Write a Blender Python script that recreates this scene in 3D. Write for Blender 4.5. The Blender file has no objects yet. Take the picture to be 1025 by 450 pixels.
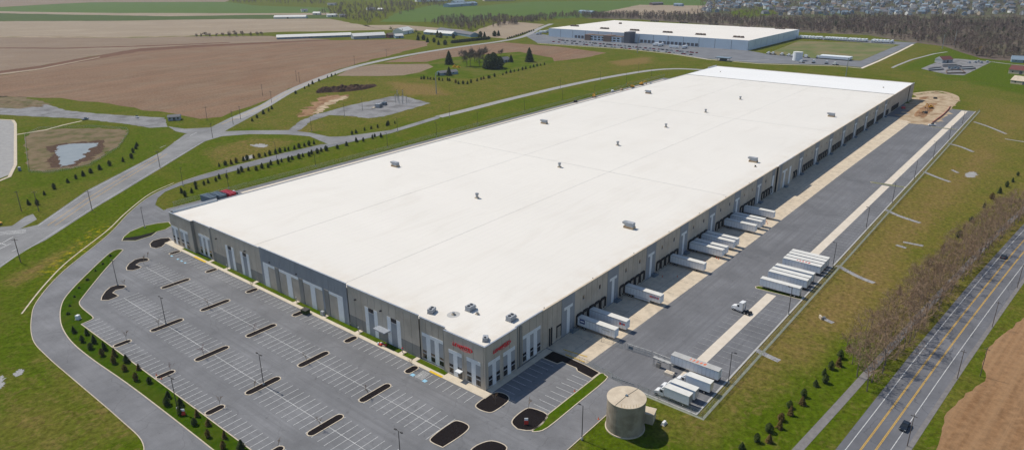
import bpy, math, random
import numpy as np
from mathutils import Vector, Matrix, noise as mnoise
random.seed(7); np.random.seed(7)
C = bpy.context.scene.collection
SC = bpy.context.scene
R = math.radians
# ------------------------------------------------------------------ camera, sky, sun, exposure
CAM = (-129.53, -116.375, 117.087); YAW = 0.685116; PIT = 0.360464; ROLL = -0.0072512; FPX = 695.3
def cam_axes():
    f = Vector((math.cos(YAW)*math.cos(PIT), math.sin(YAW)*math.cos(PIT), -math.sin(PIT)))
    r = Vector((math.sin(YAW), -math.cos(YAW), 0)); u = r.cross(f)
    return (math.cos(ROLL)*r+math.sin(ROLL)*u, -math.sin(ROLL)*r+math.cos(ROLL)*u, f)
AR, AU, AF = cam_axes()
cd = bpy.data.cameras.new('camera'); cam = bpy.data.objects.new('camera', cd); C.objects.link(cam)
cam.matrix_world = Matrix(((AR.x, AU.x, -AF.x, CAM[0]), (AR.y, AU.y, -AF.y, CAM[1]), (AR.z, AU.z, -AF.z, CAM[2]), (0, 0, 0, 1)))
cd.sensor_width = 36.0; cd.lens = 36.0*FPX/1025.0; cd.clip_start = 1.0; cd.clip_end = 20000.0
SC.camera = cam
SUN_EL, SUN_STR, SKY_STR = 53.5, 3.9, 0.092
to_sun = Vector((-0.055, 1.0, 0)).normalized()*math.cos(R(SUN_EL)) + Vector((0, 0, math.sin(R(SUN_EL))))
w = bpy.data.worlds.new('World'); SC.world = w; w.use_nodes = True
nt = w.node_tree; bgn = nt.nodes['Background']; sky = nt.nodes.new('ShaderNodeTexSky')
sky.sky_type = 'NISHITA'; sky.sun_disc = False; sky.sun_elevation = R(SUN_EL); sky.sun_rotation = math.atan2(to_sun.x, to_sun.y)
sky.altitude = 150; sky.air_density = 1.15; sky.dust_density = 0.25; sky.ozone_density = 3.0
nt.links.new(sky.outputs[0], bgn.inputs[0]); bgn.inputs[1].default_value = SKY_STR
sl = bpy.data.lights.new('sun', 'SUN'); sl.energy = SUN_STR; sl.angle = R(0.53); sl.color = (1, 0.935, 0.815)
so = bpy.data.objects.new('sun', sl); C.objects.link(so); so.rotation_euler = to_sun.to_track_quat('Z', 'Y').to_euler()
SC.view_settings.view_transform = 'Standard'; SC.view_settings.look = 'None'; SC.view_settings.exposure = 0.0; SC.view_settings.gamma = 1.0
SC.view_settings.use_curve_mapping = False
SC.render.engine = 'CYCLES'
SC.cycles.max_bounces = 6; SC.cycles.diffuse_bounces = 3; SC.cycles.glossy_bounces = 2; SC.cycles.transparent_max_bounces = 12; SC.cycles.volume_bounces = 0
SC.cycles.use_adaptive_sampling = True; SC.cycles.adaptive_threshold = 0.015
SC.cycles.use_denoising = True

# ------------------------------------------------------------------ surveying: where a sight line meets the ground
def G(x, y, z=0.0):
    d = AF*FPX + AR*(x-512.5) - AU*(y-225.0); t = (z-CAM[2])/d.z
    return Vector(CAM)+d*t
def GP(pts, z=0.0): return [(G(x, y).x, G(x, y).y, z) for x, y in pts]

# ------------------------------------------------------------------ mesh helper
class MB:
    def __init__(s): s.v = []; s.f = []; s.m = []
    def face(s, pts, m=0):
        n = len(s.v); s.v += [tuple(p) for p in pts]; s.f.append(tuple(range(n, n+len(pts)))); s.m.append(m); return s
    def box(s, x0, x1, y0, y1, z0, z1, m=0, top=0.0):
        n = len(s.v); t = top
        s.v += [(x0, y0, z0), (x1, y0, z0), (x1, y1, z0), (x0, y1, z0), (x0+t, y0+t, z1), (x1-t, y0+t, z1), (x1-t, y1-t, z1), (x0+t, y1-t, z1)]
        for q in ((0, 3, 2, 1), (4, 5, 6, 7), (0, 1, 5, 4), (1, 2, 6, 5), (2, 3, 7, 6), (3, 0, 4, 7)):
            s.f.append(tuple(n+i for i in q)); s.m.append(m)
        return s
    def prism(s, poly, z0, z1, m=0, mtop=None, inset=0.0):
        poly = [(p[0], p[1]) for p in poly]
        if sum(a[0]*b[1]-b[0]*a[1] for a, b in zip(poly, poly[1:]+poly[:1])) < 0: poly = poly[::-1]
        n = len(s.v); k = len(poly)
        cx = sum(p[0] for p in poly)/k; cy = sum(p[1] for p in poly)/k
        s.v += [(x, y, z0) for x, y in poly]
        for x, y in poly:
            dx, dy = cx-x, cy-y; L = math.hypot(dx, dy) or 1
            s.v.append((x+dx/L*inset, y+dy/L*inset, z1))
        s.f.append(tuple(n+k+i for i in range(k))); s.m.append(m if mtop is None else mtop)
        for i in range(k):
            j = (i+1) % k; s.f.append((n+i, n+j, n+k+j, n+k+i)); s.m.append(m)
        return s
    def xprism(s, prof, y0, y1, m=0):      # profile in x-z, extruded along y
        k = len(prof)
        if sum(a[0]*b[1]-b[0]*a[1] for a, b in zip(prof, prof[1:]+prof[:1])) < 0: prof = prof[::-1]
        n = len(s.v); s.v += [(x, y0, z) for x, z in prof]+[(x, y1, z) for x, z in prof]
        s.f.append(tuple(n+i for i in range(k))); s.f.append(tuple(n+k+i for i in reversed(range(k)))); s.m += [m, m]
        for i in range(k):
            j = (i+1) % k; s.f.append((n+j, n+i, n+k+i, n+k+j)); s.m.append(m)
        return s
    def tube(s, a, b, r0, r1=None, k=6, m=0, caps=True):
        a = Vector(a); b = Vector(b); r1 = r0 if r1 is None else r1; d = (b-a)
        if d.length < 1e-6: return s
        d.normalize(); u = d.orthogonal().normalized(); v = d.cross(u); n = len(s.v)
        for c, r in ((a, r0), (b, r1)):
            for i in range(k):
                t = 2*math.pi*i/k; s.v.append(tuple(c+u*(r*math.cos(t))+v*(r*math.sin(t))))
        for i in range(k):
            j = (i+1) % k; s.f.append((n+i, n+j, n+k+j, n+k+i)); s.m.append(m)
        if caps:
            s.f.append(tuple(n+i for i in reversed(range(k)))); s.m.append(m)
            s.f.append(tuple(n+k+i for i in range(k))); s.m.append(m)
        return s
    def path(s, pts, w0, w1, z0, z1, m=0, closed=False):   # a bar of width w0 left / w1 right along a line on the ground
        pts = [Vector((p[0], p[1])) for p in pts]; k = len(pts); L = []; Rr = []
        for i in range(k):
            a = pts[(i-1) % k] if (closed or i > 0) else pts[i]; b = pts[(i+1) % k] if (closed or i < k-1) else pts[i]
            d1 = (pts[i]-a); d2 = (b-pts[i])
            d1 = d1.normalized() if d1.length > 1e-6 else None; d2 = d2.normalized() if d2.length > 1e-6 else None
            d = ((d1 or d2)+(d2 or d1)); d = d.normalized() if d.length > 1e-6 else (d1 or d2)
            nn = Vector((-d.y, d.x)); c = max(0.45, nn.dot(Vector((-(d1 or d2).y, (d1 or d2).x))))
            L.append(pts[i]+nn*(w0/c)); Rr.append(pts[i]-nn*(w1/c))
        n = len(s.v)
        for a, b in zip(L, Rr): s.v += [(a.x, a.y, z0), (b.x, b.y, z0), (b.x, b.y, z1), (a.x, a.y, z1)]
        for i in range(k if closed else k-1):
            p = n+4*i; q = n+4*((i+1) % k)
            s.f += [(p+3, p+2, q+2, q+3), (p, p+3, q+3, q), (p+2, p+1, q+1, q+2)]; s.m += [m]*3
        if not closed:
            q = n+4*(k-1); s.f += [(n, n+1, n+2, n+3), (q+3, q+2, q+1, q)]; s.m += [m, m]
        return s
    def ribbon(s, pts, w0, w1, z, m=0):
        pts = [Vector((p[0], p[1])) for p in pts]; k = len(pts); n = len(s.v)
        for i in range(k):
            d = (pts[min(i+1, k-1)]-pts[max(i-1, 0)]).normalized(); nn = Vector((-d.y, d.x))
            a = pts[i]+nn*w0; b = pts[i]-nn*w1; s.v += [(a.x, a.y, z), (b.x, b.y, z)]
        for i in range(k-1):
            s.f.append((n+2*i, n+2*i+1, n+2*i+3, n+2*i+2)); s.m.append(m)
        return s
    def rect(s, x0, x1, y0, y1, z, m=0): return s.face([(x0, y0, z), (x1, y0, z), (x1, y1, z), (x0, y1, z)], m)
    def mesh(s, name, mats, smooth=False):
        me = bpy.data.meshes.new(name); me.from_pydata(s.v, [], s.f)
        for mm in (mats if isinstance(mats, (list, tuple)) else [mats]): me.materials.append(M[mm] if isinstance(mm, str) else mm)
        me.polygons.foreach_set('material_index', s.m)
        if smooth: me.polygons.foreach_set('use_smooth', [True]*len(s.f))
        me.update(); return me
    def build(s, name, mats, parent=None, smooth=False, **kw): return obj(name, s.mesh(name, mats, smooth), parent, **kw)
def obj(name, me, parent=None, loc=None, rotz=0.0, **props):
    o = bpy.data.objects.new(name, me); C.objects.link(o)
    if parent is not None: o.parent = parent
    if loc is not None: o.location = loc
    if rotz: o.rotation_euler = (0, 0, rotz)
    for k, v in props.items(): o[k] = v
    return o
def thing(name, label, cat, loc=(0, 0, 0), rotz=0.0, group=None):
    o = obj(name, None, None, loc, rotz, label=label, category=cat)
    if group: o['group'] = group
    return o
def tag(o, label, cat, group=None):
    o['label'] = label; o['category'] = cat
    if group: o['group'] = group
    return o
def struct(name, mb, mats, label=None):
    o = mb.build(name, mats); o['kind'] = 'structure'
    if label: o['label'] = label
    return o
KIDS = {}
def dup(src, loc=None, rotz=None, label=None, group=None, scale=None, parent=None):
    if parent is None and src not in KIDS: KIDS[src] = [c for c in bpy.data.objects if c.parent == src]
    r = src.copy(); C.objects.link(r)
    if parent is not None: r.parent = parent
    if loc is not None: r.location = loc
    if rotz is not None: r.rotation_euler = (0, 0, rotz)
    if scale is not None: r.scale = (scale,)*3 if not isinstance(scale, tuple) else scale
    if label: r['label'] = label
    if group: r['group'] = group
    if src not in KIDS: KIDS[src] = [c for c in bpy.data.objects if c.parent == src]
    for ch in KIDS[src]: dup(ch, parent=r)
    return r
ORD = ['first', 'second', 'third', 'fourth', 'fifth', 'sixth', 'seventh', 'eighth', 'ninth', 'tenth', 'eleventh', 'twelfth', 'thirteenth', 'fourteenth', 'fifteenth', 'sixteenth', 'seventeenth', 'eighteenth', 'nineteenth', 'twentieth']
TEN = ['', '', 'twenty', 'thirty', 'forty', 'fifty', 'sixty', 'seventy', 'eighty', 'ninety']
def nth(i):
    if i < 20: return ORD[i]
    t, u = divmod(i+1, 10)
    return (TEN[t][:-1]+'ieth') if u == 0 else TEN[t]+'-'+ORD[u-1]

# ------------------------------------------------------------------ materials
M = {}
def N(nt, kind, **kw):
    n = nt.nodes.new(kind)
    for k, v in kw.items():
        if k.startswith('i_'): n.inputs[int(k[2:]) if k[2:].isdigit() else k[2:].replace('_', ' ')].default_value = v
        else: setattr(n, k, v)
    return n
def base_mat(name, rough=0.9, metal=0.0, spec=0.12):
    m = bpy.data.materials.new(name); m.use_nodes = True; nt = m.node_tree; b = nt.nodes['Principled BSDF']
    b.inputs['Roughness'].default_value = rough; b.inputs['Metallic'].default_value = metal; b.inputs['Specular IOR Level'].default_value = spec
    M[name] = m; return m, nt, b
def rgb(c): return (c[0], c[1], c[2], 1)
def coords(nt, scale=(1, 1, 1), rot=0.0, local=False):
    if local: src = N(nt, 'ShaderNodeTexCoord').outputs['Object']
    else: src = N(nt, 'ShaderNodeNewGeometry').outputs['Position']
    mp = N(nt, 'ShaderNodeMapping'); mp.vector_type = 'TEXTURE'; mp.inputs['Scale'].default_value = tuple(1/x for x in scale); mp.inputs['Rotation'].default_value = (0, 0, rot)
    nt.links.new(src, mp.inputs[0]); return mp.outputs[0]
def noise(nt, vec, scale, detail=4, rough=0.6, lo=0.3, hi=0.7, dist=0.0):
    n = N(nt, 'ShaderNodeTexNoise'); n.inputs['Scale'].default_value = scale; n.inputs['Detail'].default_value = detail
    n.inputs['Roughness'].default_value = rough; n.inputs['Distortion'].default_value = dist
    nt.links.new(vec, n.inputs['Vector']); mr = N(nt, 'ShaderNodeMapRange'); mr.inputs[1].default_value = lo; mr.inputs[2].default_value = hi
    nt.links.new(n.outputs['Fac'], mr.inputs[0]); return mr.outputs[0]
def mix(nt, fac, a, b, mode='MIX'):
    m = N(nt, 'ShaderNodeMix', data_type='RGBA', blend_type=mode); fi, ai, bi = m.inputs[0], m.inputs[6], m.inputs[7]
    for s, v in ((fi, fac), (ai, a), (bi, b)):
        if isinstance(v, (int, float)): s.default_value = v
        elif isinstance(v, tuple): s.default_value = rgb(v)
        else: nt.links.new(v, s)
    return m.outputs[2]
def math_(nt, op, a, b=None, c=None):
    n = N(nt, 'ShaderNodeMath', operation=op)
    for i, v in enumerate((a, b, c)):
        if v is None: continue
        if isinstance(v, (int, float)): n.inputs[i].default_value = v
        else: nt.links.new(v, n.inputs[i])
    return n.outputs[0]
def bump(nt, b, h, strength=0.3, dist=0.05):
    n = N(nt, 'ShaderNodeBump'); n.inputs['Strength'].default_value = strength; n.inputs['Distance'].default_value = dist
    nt.links.new(h, n.inputs['Height']); nt.links.new(n.outputs[0], b.inputs['Normal'])
def noisy(name, c1, c2, scale=1.0, c3=None, scale3=0.05, stretch=(1, 1, 1), rot=0.0, rough=0.95, bmp=0.0, detail=5, spec=0.12, metal=0.0, local=False, amt3=1.0, lo=0.3, hi=0.7):
    m, nt, b = base_mat(name, rough, metal, spec); v = coords(nt, stretch, rot, local)
    f = noise(nt, v, scale, detail, lo=lo, hi=hi); col = mix(nt, f, c1, c2)
    if c3 is not None:
        f3 = noise(nt, coords(nt, (1, 1, 1), 0, local), scale3, 3, lo=0.45, hi=0.65); col = mix(nt, math_(nt, 'MULTIPLY', f3, amt3), col, c3)
    nt.links.new(col, b.inputs['Base Color'])
    if bmp: bump(nt, b, f, bmp, 0.1)
    return m
def plain(name, c, rough=0.6, metal=0.0, spec=0.4, var=0.12, scale=1.2):
    return noisy(name, tuple(x*(1-var) for x in c), tuple(min(1, x*(1+var)) for x in c), scale, rough=rough, metal=metal, spec=spec)
# ------------------------------------------------------------------ materials of the place
def asphalt(name, c, streak_rot=0.0, streak=0.35, crack=0.5):
    m, nt, b = base_mat(name, 0.95, 0, 0.12)
    p = coords(nt); big = noise(nt, p, 0.05, 6, 0.7, lo=0.35, hi=0.65); fine = noise(nt, p, 2.5, 3, lo=0.2, hi=0.8)
    st = noise(nt, coords(nt, (0.010, 0.8, 1), streak_rot), 1.0, 4, lo=0.35, hi=0.7)
    col = mix(nt, big, tuple(x*0.72 for x in c), tuple(x*1.22 for x in c))
    col = mix(nt, math_(nt, 'MULTIPLY', st, streak), col, tuple(x*0.72 for x in c))
    col = mix(nt, math_(nt, 'MULTIPLY', fine, 0.25), col, tuple(x*1.22 for x in c))
    vo = N(nt, 'ShaderNodeTexVoronoi', feature='DISTANCE_TO_EDGE'); vo.inputs['Scale'].default_value = 0.06
    wv = N(nt, 'ShaderNodeTexNoise'); wv.inputs['Scale'].default_value = 0.15; wv.inputs['Detail'].default_value = 5; nt.links.new(p, wv.inputs['Vector'])
    wp = N(nt, 'ShaderNodeVectorMath', operation='MULTIPLY_ADD'); nt.links.new(wv.outputs['Color'], wp.inputs[0]); wp.inputs[1].default_value = (7, 7, 0); nt.links.new(p, wp.inputs[2])
    nt.links.new(wp.outputs[0], vo.inputs['Vector'])
    cr = math_(nt, 'LESS_THAN', vo.outputs['Distance'], 0.006)
    col = mix(nt, math_(nt, 'MULTIPLY', cr, crack), col, tuple(x*0.45 for x in c))
    sp = noise(nt, p, 0.45, 4, lo=0.62, hi=0.72); col = mix(nt, math_(nt, 'MULTIPLY', sp, 0.5), col, tuple(x*0.5 for x in c))
    nt.links.new(col, b.inputs['Base Color'])
asphalt('lot_asphalt', (0.200, 0.201, 0.210), R(90), 0.7, 0.22)
asphalt('drive_asphalt', (0.205, 0.205, 0.215), R(90), 0.4, 0.3)
asphalt('yard_asphalt', (0.178, 0.180, 0.192), 0.0, 0.85, 0.22)
asphalt('county_asphalt', (0.245, 0.243, 0.245), R(42), 0.3, 0.3)
asphalt('highway_asphalt', (0.168, 0.170, 0.186), R(-6), 0.5, 0.5)
noisy('path_asphalt', (0.17, 0.16, 0.158), (0.24, 0.226, 0.22), 0.6)
noisy('added_fence_strip', (0.24, 0.255, 0.20), (0.30, 0.31, 0.25), 0.4)  # pale look of the fence mesh, put into an added ground strip
noisy('pale_lane', (0.29, 0.28, 0.275), (0.38, 0.37, 0.36), 0.3)
noisy('far_asphalt', (0.16, 0.165, 0.18), (0.22, 0.225, 0.24), 0.05)
noisy('concrete_apron', (0.58, 0.48, 0.36), (0.69, 0.585, 0.45), 0.12, c3=(0.44, 0.37, 0.29), scale3=0.35, stretch=(1, 0.5, 1), amt3=0.6)
noisy('concrete_strip', (0.62, 0.54, 0.44), (0.72, 0.64, 0.54), 0.3)
noisy('sidewalk_concrete', (0.58, 0.50, 0.39), (0.68, 0.60, 0.48), 0.4)
noisy('kerb_concrete', (0.50, 0.42, 0.32), (0.66, 0.57, 0.45), 0.6)
noisy('grey_kerb', (0.38, 0.37, 0.36), (0.52, 0.51, 0.49), 0.6)
noisy('mulch', (0.008, 0.006, 0.007), (0.020, 0.015, 0.015), 4.0, bmp=0.6)
noisy('gravel', (0.20, 0.197, 0.20), (0.31, 0.305, 0.31), 0.9, c3=(0.155, 0.15, 0.15), scale3=0.08)
noisy('riprap', (0.24, 0.235, 0.24), (0.44, 0.43, 0.43), 2.0, bmp=0.8)
noisy('lawn', (0.042, 0.082, 0.003), (0.082, 0.132, 0.006), 0.5, c3=(0.12, 0.12, 0.02), scale3=0.07, bmp=0.4, amt3=0.5, spec=0)
noisy('lawn_dark', (0.026, 0.060, 0.002), (0.056, 0.100, 0.004), 0.5, c3=(0.08, 0.09, 0.012), scale3=0.1, bmp=0.4, amt3=0.5, spec=0)
noisy('far_lawn', (0.058, 0.098, 0.004), (0.098, 0.135, 0.010), 0.12, c3=(0.13, 0.13, 0.03), scale3=0.03, spec=0)
noisy('far_green', (0.066, 0.118, 0.010), (0.094, 0.145, 0.018), 0.012, stretch=(1, 5, 1), rot=R(-58))
noisy('far_dark_green', (0.048, 0.082, 0.008), (0.075, 0.105, 0.014), 0.02, stretch=(1, 5, 1), rot=R(-58))
noisy('meadow', (0.11, 0.14, 0.04), (0.17, 0.18, 0.065), 0.05, c3=(0.22, 0.18, 0.09), scale3=0.02)
noisy('dirt', (0.27, 0.155, 0.080), (0.36, 0.225, 0.125), 0.15, c3=(0.20, 0.10, 0.05), scale3=0.1)
noisy('pale_dirt', (0.40, 0.30, 0.19), (0.54, 0.43, 0.30), 0.15, c3=(0.27, 0.17, 0.095), scale3=0.12, amt3=0.8)
noisy('suburb_ground', (0.085, 0.080, 0.040), (0.14, 0.115, 0.075), 0.03, c3=(0.075, 0.10, 0.03), scale3=0.012)
noisy('leaf_litter', (0.12, 0.09, 0.07), (0.17, 0.13, 0.10), 0.05, c3=(0.13, 0.14, 0.06), scale3=0.02, amt3=0.5)
noisy('dark_soil', (0.045, 0.024, 0.014), (0.13, 0.075, 0.045), 0.7, bmp=0.9)
noisy('basin_soil', (0.155, 0.108, 0.06), (0.22, 0.165, 0.095), 0.25, c3=(0.10, 0.095, 0.03), scale3=0.09)
FA, FB = 8.0, -44.0
def field(name, c1, c2, c3, rot, furrow=0.9):
    m, nt, b = base_mat(name, 1.0, 0, 0.1)
    st = noise(nt, coords(nt, (0.006, furrow, 1), rot), 1.0, 5, lo=0.3, hi=0.72); big = noise(nt, coords(nt), 0.014, 7, 0.7, lo=0.4, hi=0.62, dist=0.8)
    med = noise(nt, coords(nt, (0.004, furrow*0.3, 1), rot), 1.0, 4, lo=0.35, hi=0.65)
    col = mix(nt, big, c1, c2); col = mix(nt, math_(nt, 'MULTIPLY', med, 0.75), col, c3)
    col = mix(nt, math_(nt, 'MULTIPLY', st, 0.55), col, tuple(x*0.62 for x in c1))
    fi = noise(nt, coords(nt), 0.5, 5, 0.7, lo=0.38, hi=0.68); col = mix(nt, math_(nt, 'MULTIPLY', fi, 0.65), col, tuple(x*1.35 for x in c2))
    nt.links.new(col, b.inputs['Base Color'])
field('plough_red', (0.165, 0.090, 0.052), (0.235, 0.170, 0.112), (0.26, 0.135, 0.078), R(FA), 0.12)
field('plough_grey', (0.225, 0.160, 0.11), (0.275, 0.21, 0.15), (0.19, 0.125, 0.085), R(FB), 0.07)
field('stubble_tan', (0.29, 0.225, 0.16), (0.36, 0.29, 0.21), (0.24, 0.18, 0.12), R(FB), 0.05)
field('margin_red', (0.125, 0.062, 0.038), (0.17, 0.088, 0.055), (0.15, 0.08, 0.05), R(FA), 0.3)
field('stubble_near', (0.215, 0.115, 0.055), (0.30, 0.175, 0.09), (0.37, 0.24, 0.135), R(-6), 0.9)
# open grass: tint stored per vertex of the terrain sheet (how green, how dry, how many dandelions)
m, nt, b = base_mat('grass', 1.0, 0, 0.0)
at = N(nt, 'ShaderNodeVertexColor', layer_name='sward'); sep = N(nt, 'ShaderNodeSeparateColor'); nt.links.new(at.outputs['Color'], sep.inputs[0])
P = coords(nt); n1 = noise(nt, P, 0.06, 7, 0.72, lo=0.36, hi=0.64, dist=0.5); n2 = noise(nt, P, 0.75, 5, lo=0.36, hi=0.64); n3 = noise(nt, P, 0.24, 6, 0.72, lo=0.38, hi=0.62, dist=1.0)
g = math_(nt, 'MULTIPLY_ADD', n1, 0.5, math_(nt, 'SUBTRACT', math_(nt, 'MULTIPLY', sep.outputs[0], 1.5), 0.45)); g = math_(nt, 'MULTIPLY_ADD', n3, 0.35, math_(nt, 'SUBTRACT', g, 0.15))
g = math_(nt, 'MINIMUM', math_(nt, 'MAXIMUM', g, 0.0), 1.0)
col = mix(nt, g, (0.200, 0.155, 0.042), (0.082, 0.124, 0.006))
dry = math_(nt, 'MINIMUM', math_(nt, 'MAXIMUM', math_(nt, 'SUBTRACT', math_(nt, 'MULTIPLY_ADD', sep.outputs[1], 1.5, n3), 0.75), 0.0), 1.0)
col = mix(nt, dry, col, (0.235, 0.160, 0.062))
col = mix(nt, math_(nt, 'MULTIPLY', n2, 0.55), col, mix(nt, 0.62, col, (0.040, 0.045, 0.004)))
yl = math_(nt, 'MULTIPLY', sep.outputs[2], noise(nt, P, 0.35, 6, 0.7, lo=0.50, hi=0.64)); col = mix(nt, yl, col, (0.42, 0.33, 0.015))
tex = noise(nt, P, 0.55, 9, 0.78, lo=0.34, hi=0.66); val = math_(nt, 'MULTIPLY_ADD', tex, 0.95, 0.56); hs = N(nt, 'ShaderNodeHueSaturation'); nt.links.new(val, hs.inputs['Value']); nt.links.new(col, hs.inputs['Color'])
nt.links.new(hs.outputs[0], b.inputs['Base Color']); bump(nt, b, tex, 0.6, 0.3)
plain('white_paint', (0.56, 0.56, 0.55), 0.8, var=0.35, scale=1.5)
plain('faded_paint', (0.36, 0.36, 0.355), 0.85, var=0.3, scale=0.9)
plain('yellow_paint', (0.62, 0.36, 0.035), 0.8, var=0.2)
plain('kerb_yellow', (0.72, 0.46, 0.02), 0.7)
plain('blue_paint', (0.28, 0.52, 0.68), 0.8)
noisy('taupe_concrete', (0.49, 0.43, 0.36), (0.56, 0.50, 0.425), 0.25, c3=(0.44, 0.385, 0.32), scale3=0.12, stretch=(1, 1, 0.25))
noisy('grey_concrete', (0.29, 0.305, 0.33), (0.345, 0.36, 0.385), 0.3, stretch=(1, 1, 0.3))
noisy('dark_wainscot', (0.235, 0.228, 0.215), (0.285, 0.278, 0.262), 0.3, stretch=(1, 1, 0.3))
plain('accent_white', (0.76, 0.78, 0.80), 0.75, var=0.06)
plain('spandrel_grey', (0.36, 0.375, 0.40), 0.5, var=0.06)
plain('core_dark', (0.07, 0.065, 0.06), 0.9)
plain('coping_metal', (0.36, 0.39, 0.44), 0.45, 0.3)
plain('dark_metal', (0.030, 0.032, 0.038), 0.5, 0.2)
plain('bronze_pole', (0.055, 0.05, 0.048), 0.55, 0.3)
plain('galvanised', (0.36, 0.37, 0.38), 0.5, 0.5)
plain('seal_black', (0.014, 0.014, 0.017), 0.8)
plain('door_grey', (0.36, 0.32, 0.27), 0.6)
plain('rubber', (0.016, 0.016, 0.017), 0.8)
plain('wheel_rim', (0.50, 0.50, 0.51), 0.35, 0.7)
plain('trailer_white', (0.82, 0.845, 0.87), 0.45, var=0.05)
plain('trailer_roof', (0.72, 0.70, 0.65), 0.5, var=0.06, scale=0.5)
plain('dingy_roof', (0.46, 0.45, 0.43), 0.6, var=0.1, scale=0.5)
plain('cab_white', (0.78, 0.78, 0.78), 0.3, var=0.02)
plain('frame_black', (0.02, 0.02, 0.022), 0.6)
plain('sign_red', (0.80, 0.016, 0.035), 0.4, var=0.05)
plain('mark_red', (0.62, 0.05, 0.04), 0.6); plain('mark_orange', (0.78, 0.17, 0.07), 0.6); plain('mark_blue', (0.03, 0.05, 0.22), 0.6)
plain('lamp_glass', (0.5, 0.5, 0.48), 0.4)
plain('wood_pole', (0.13, 0.10, 0.085), 0.9)
noisy('bark', (0.13, 0.105, 0.085), (0.24, 0.20, 0.165), 2.0)
noisy('twig', (0.24, 0.158, 0.10), (0.37, 0.265, 0.18), 0.5)
noisy('red_twig', (0.17, 0.07, 0.055), (0.26, 0.12, 0.09), 0.5)
noisy('far_twig', (0.115, 0.080, 0.068), (0.25, 0.185, 0.155), 0.07, c3=(0.17, 0.18, 0.10), scale3=0.03, amt3=0.6)
noisy('blossom', (0.42, 0.40, 0.37), (0.55, 0.52, 0.48), 1.0)
noisy('bud_green', (0.15, 0.17, 0.05), (0.22, 0.23, 0.08), 0.4)
noisy('conifer', (0.024, 0.040, 0.012), (0.066, 0.086, 0.026), 0.8)
noisy('conifer_brown', (0.085, 0.060, 0.02), (0.155, 0.105, 0.035), 0.8)
noisy('forsythia', (0.50, 0.32, 0.02), (0.65, 0.42, 0.04), 1.0)
noisy('tank_concrete', (0.33, 0.275, 0.215), (0.42, 0.36, 0.29), 0.5, c3=(0.26, 0.215, 0.17), scale3=0.25, stretch=(1, 1, 0.12))
noisy('tank_roof', (0.55, 0.46, 0.35), (0.65, 0.555, 0.43), 0.4, c3=(0.44, 0.36, 0.27), scale3=0.3, amt3=0.5)
plain('steel_blue', (0.12, 0.17, 0.22), 0.5); plain('machine_red', (0.50, 0.03, 0.05), 0.4); plain('machine_yellow', (0.70, 0.36, 0.03), 0.45); plain('machine_green', (0.05, 0.30, 0.20), 0.5)
plain('house_white', (0.80, 0.79, 0.76), 0.8); plain('house_tan', (0.52, 0.44, 0.33), 0.8); plain('house_grey', (0.36, 0.38, 0.41), 0.8); plain('house_blue', (0.30, 0.40, 0.48), 0.8)
plain('roof_grey', (0.16, 0.16, 0.175), 0.9); plain('roof_brown', (0.17, 0.125, 0.10), 0.9); plain('roof_red', (0.16, 0.055, 0.05), 0.9); plain('roof_pale', (0.66, 0.65, 0.62), 0.6); plain('roof_blue', (0.20, 0.27, 0.34), 0.7)
plain('far_wall', (0.64, 0.72, 0.80), 0.7, var=0.05, scale=0.05); plain('far_wall_dark', (0.12, 0.12, 0.14), 0.7); plain('far_brick', (0.22, 0.15, 0.12), 0.8)
def glass(name, c, rough=0.08):
    m, nt, b = base_mat(name, rough, 0, 0.6); b.inputs['Base Color'].default_value = rgb(c)
glass('window_dark', (0.012, 0.014, 0.02)); glass('car_glass', (0.02, 0.025, 0.03), 0.05)
m, nt, b = base_mat('car_black', 0.25, 0, 0.5); b.inputs['Base Color'].default_value = (0.012, 0.016, 0.022, 1); b.inputs['Coat Weight'].default_value = 0.5
m, nt, b = base_mat('car_grey', 0.25, 0.3, 0.5); b.inputs['Base Color'].default_value = (0.10, 0.11, 0.12, 1)
m, nt, b = base_mat('car_silver', 0.3, 0.4, 0.5); b.inputs['Base Color'].default_value = (0.42, 0.43, 0.45, 1)
m, nt, b = base_mat('tail_red', 0.3); b.inputs['Base Color'].default_value = (0.45, 0.01, 0.01, 1)
m, nt, b = base_mat('pond_water', 0.35, 0, 0.3); nt.links.new(mix(nt, noise(nt, coords(nt), 0.2, 4), (0.20, 0.22, 0.23), (0.27, 0.285, 0.285)), b.inputs['Base Color'])
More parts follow.
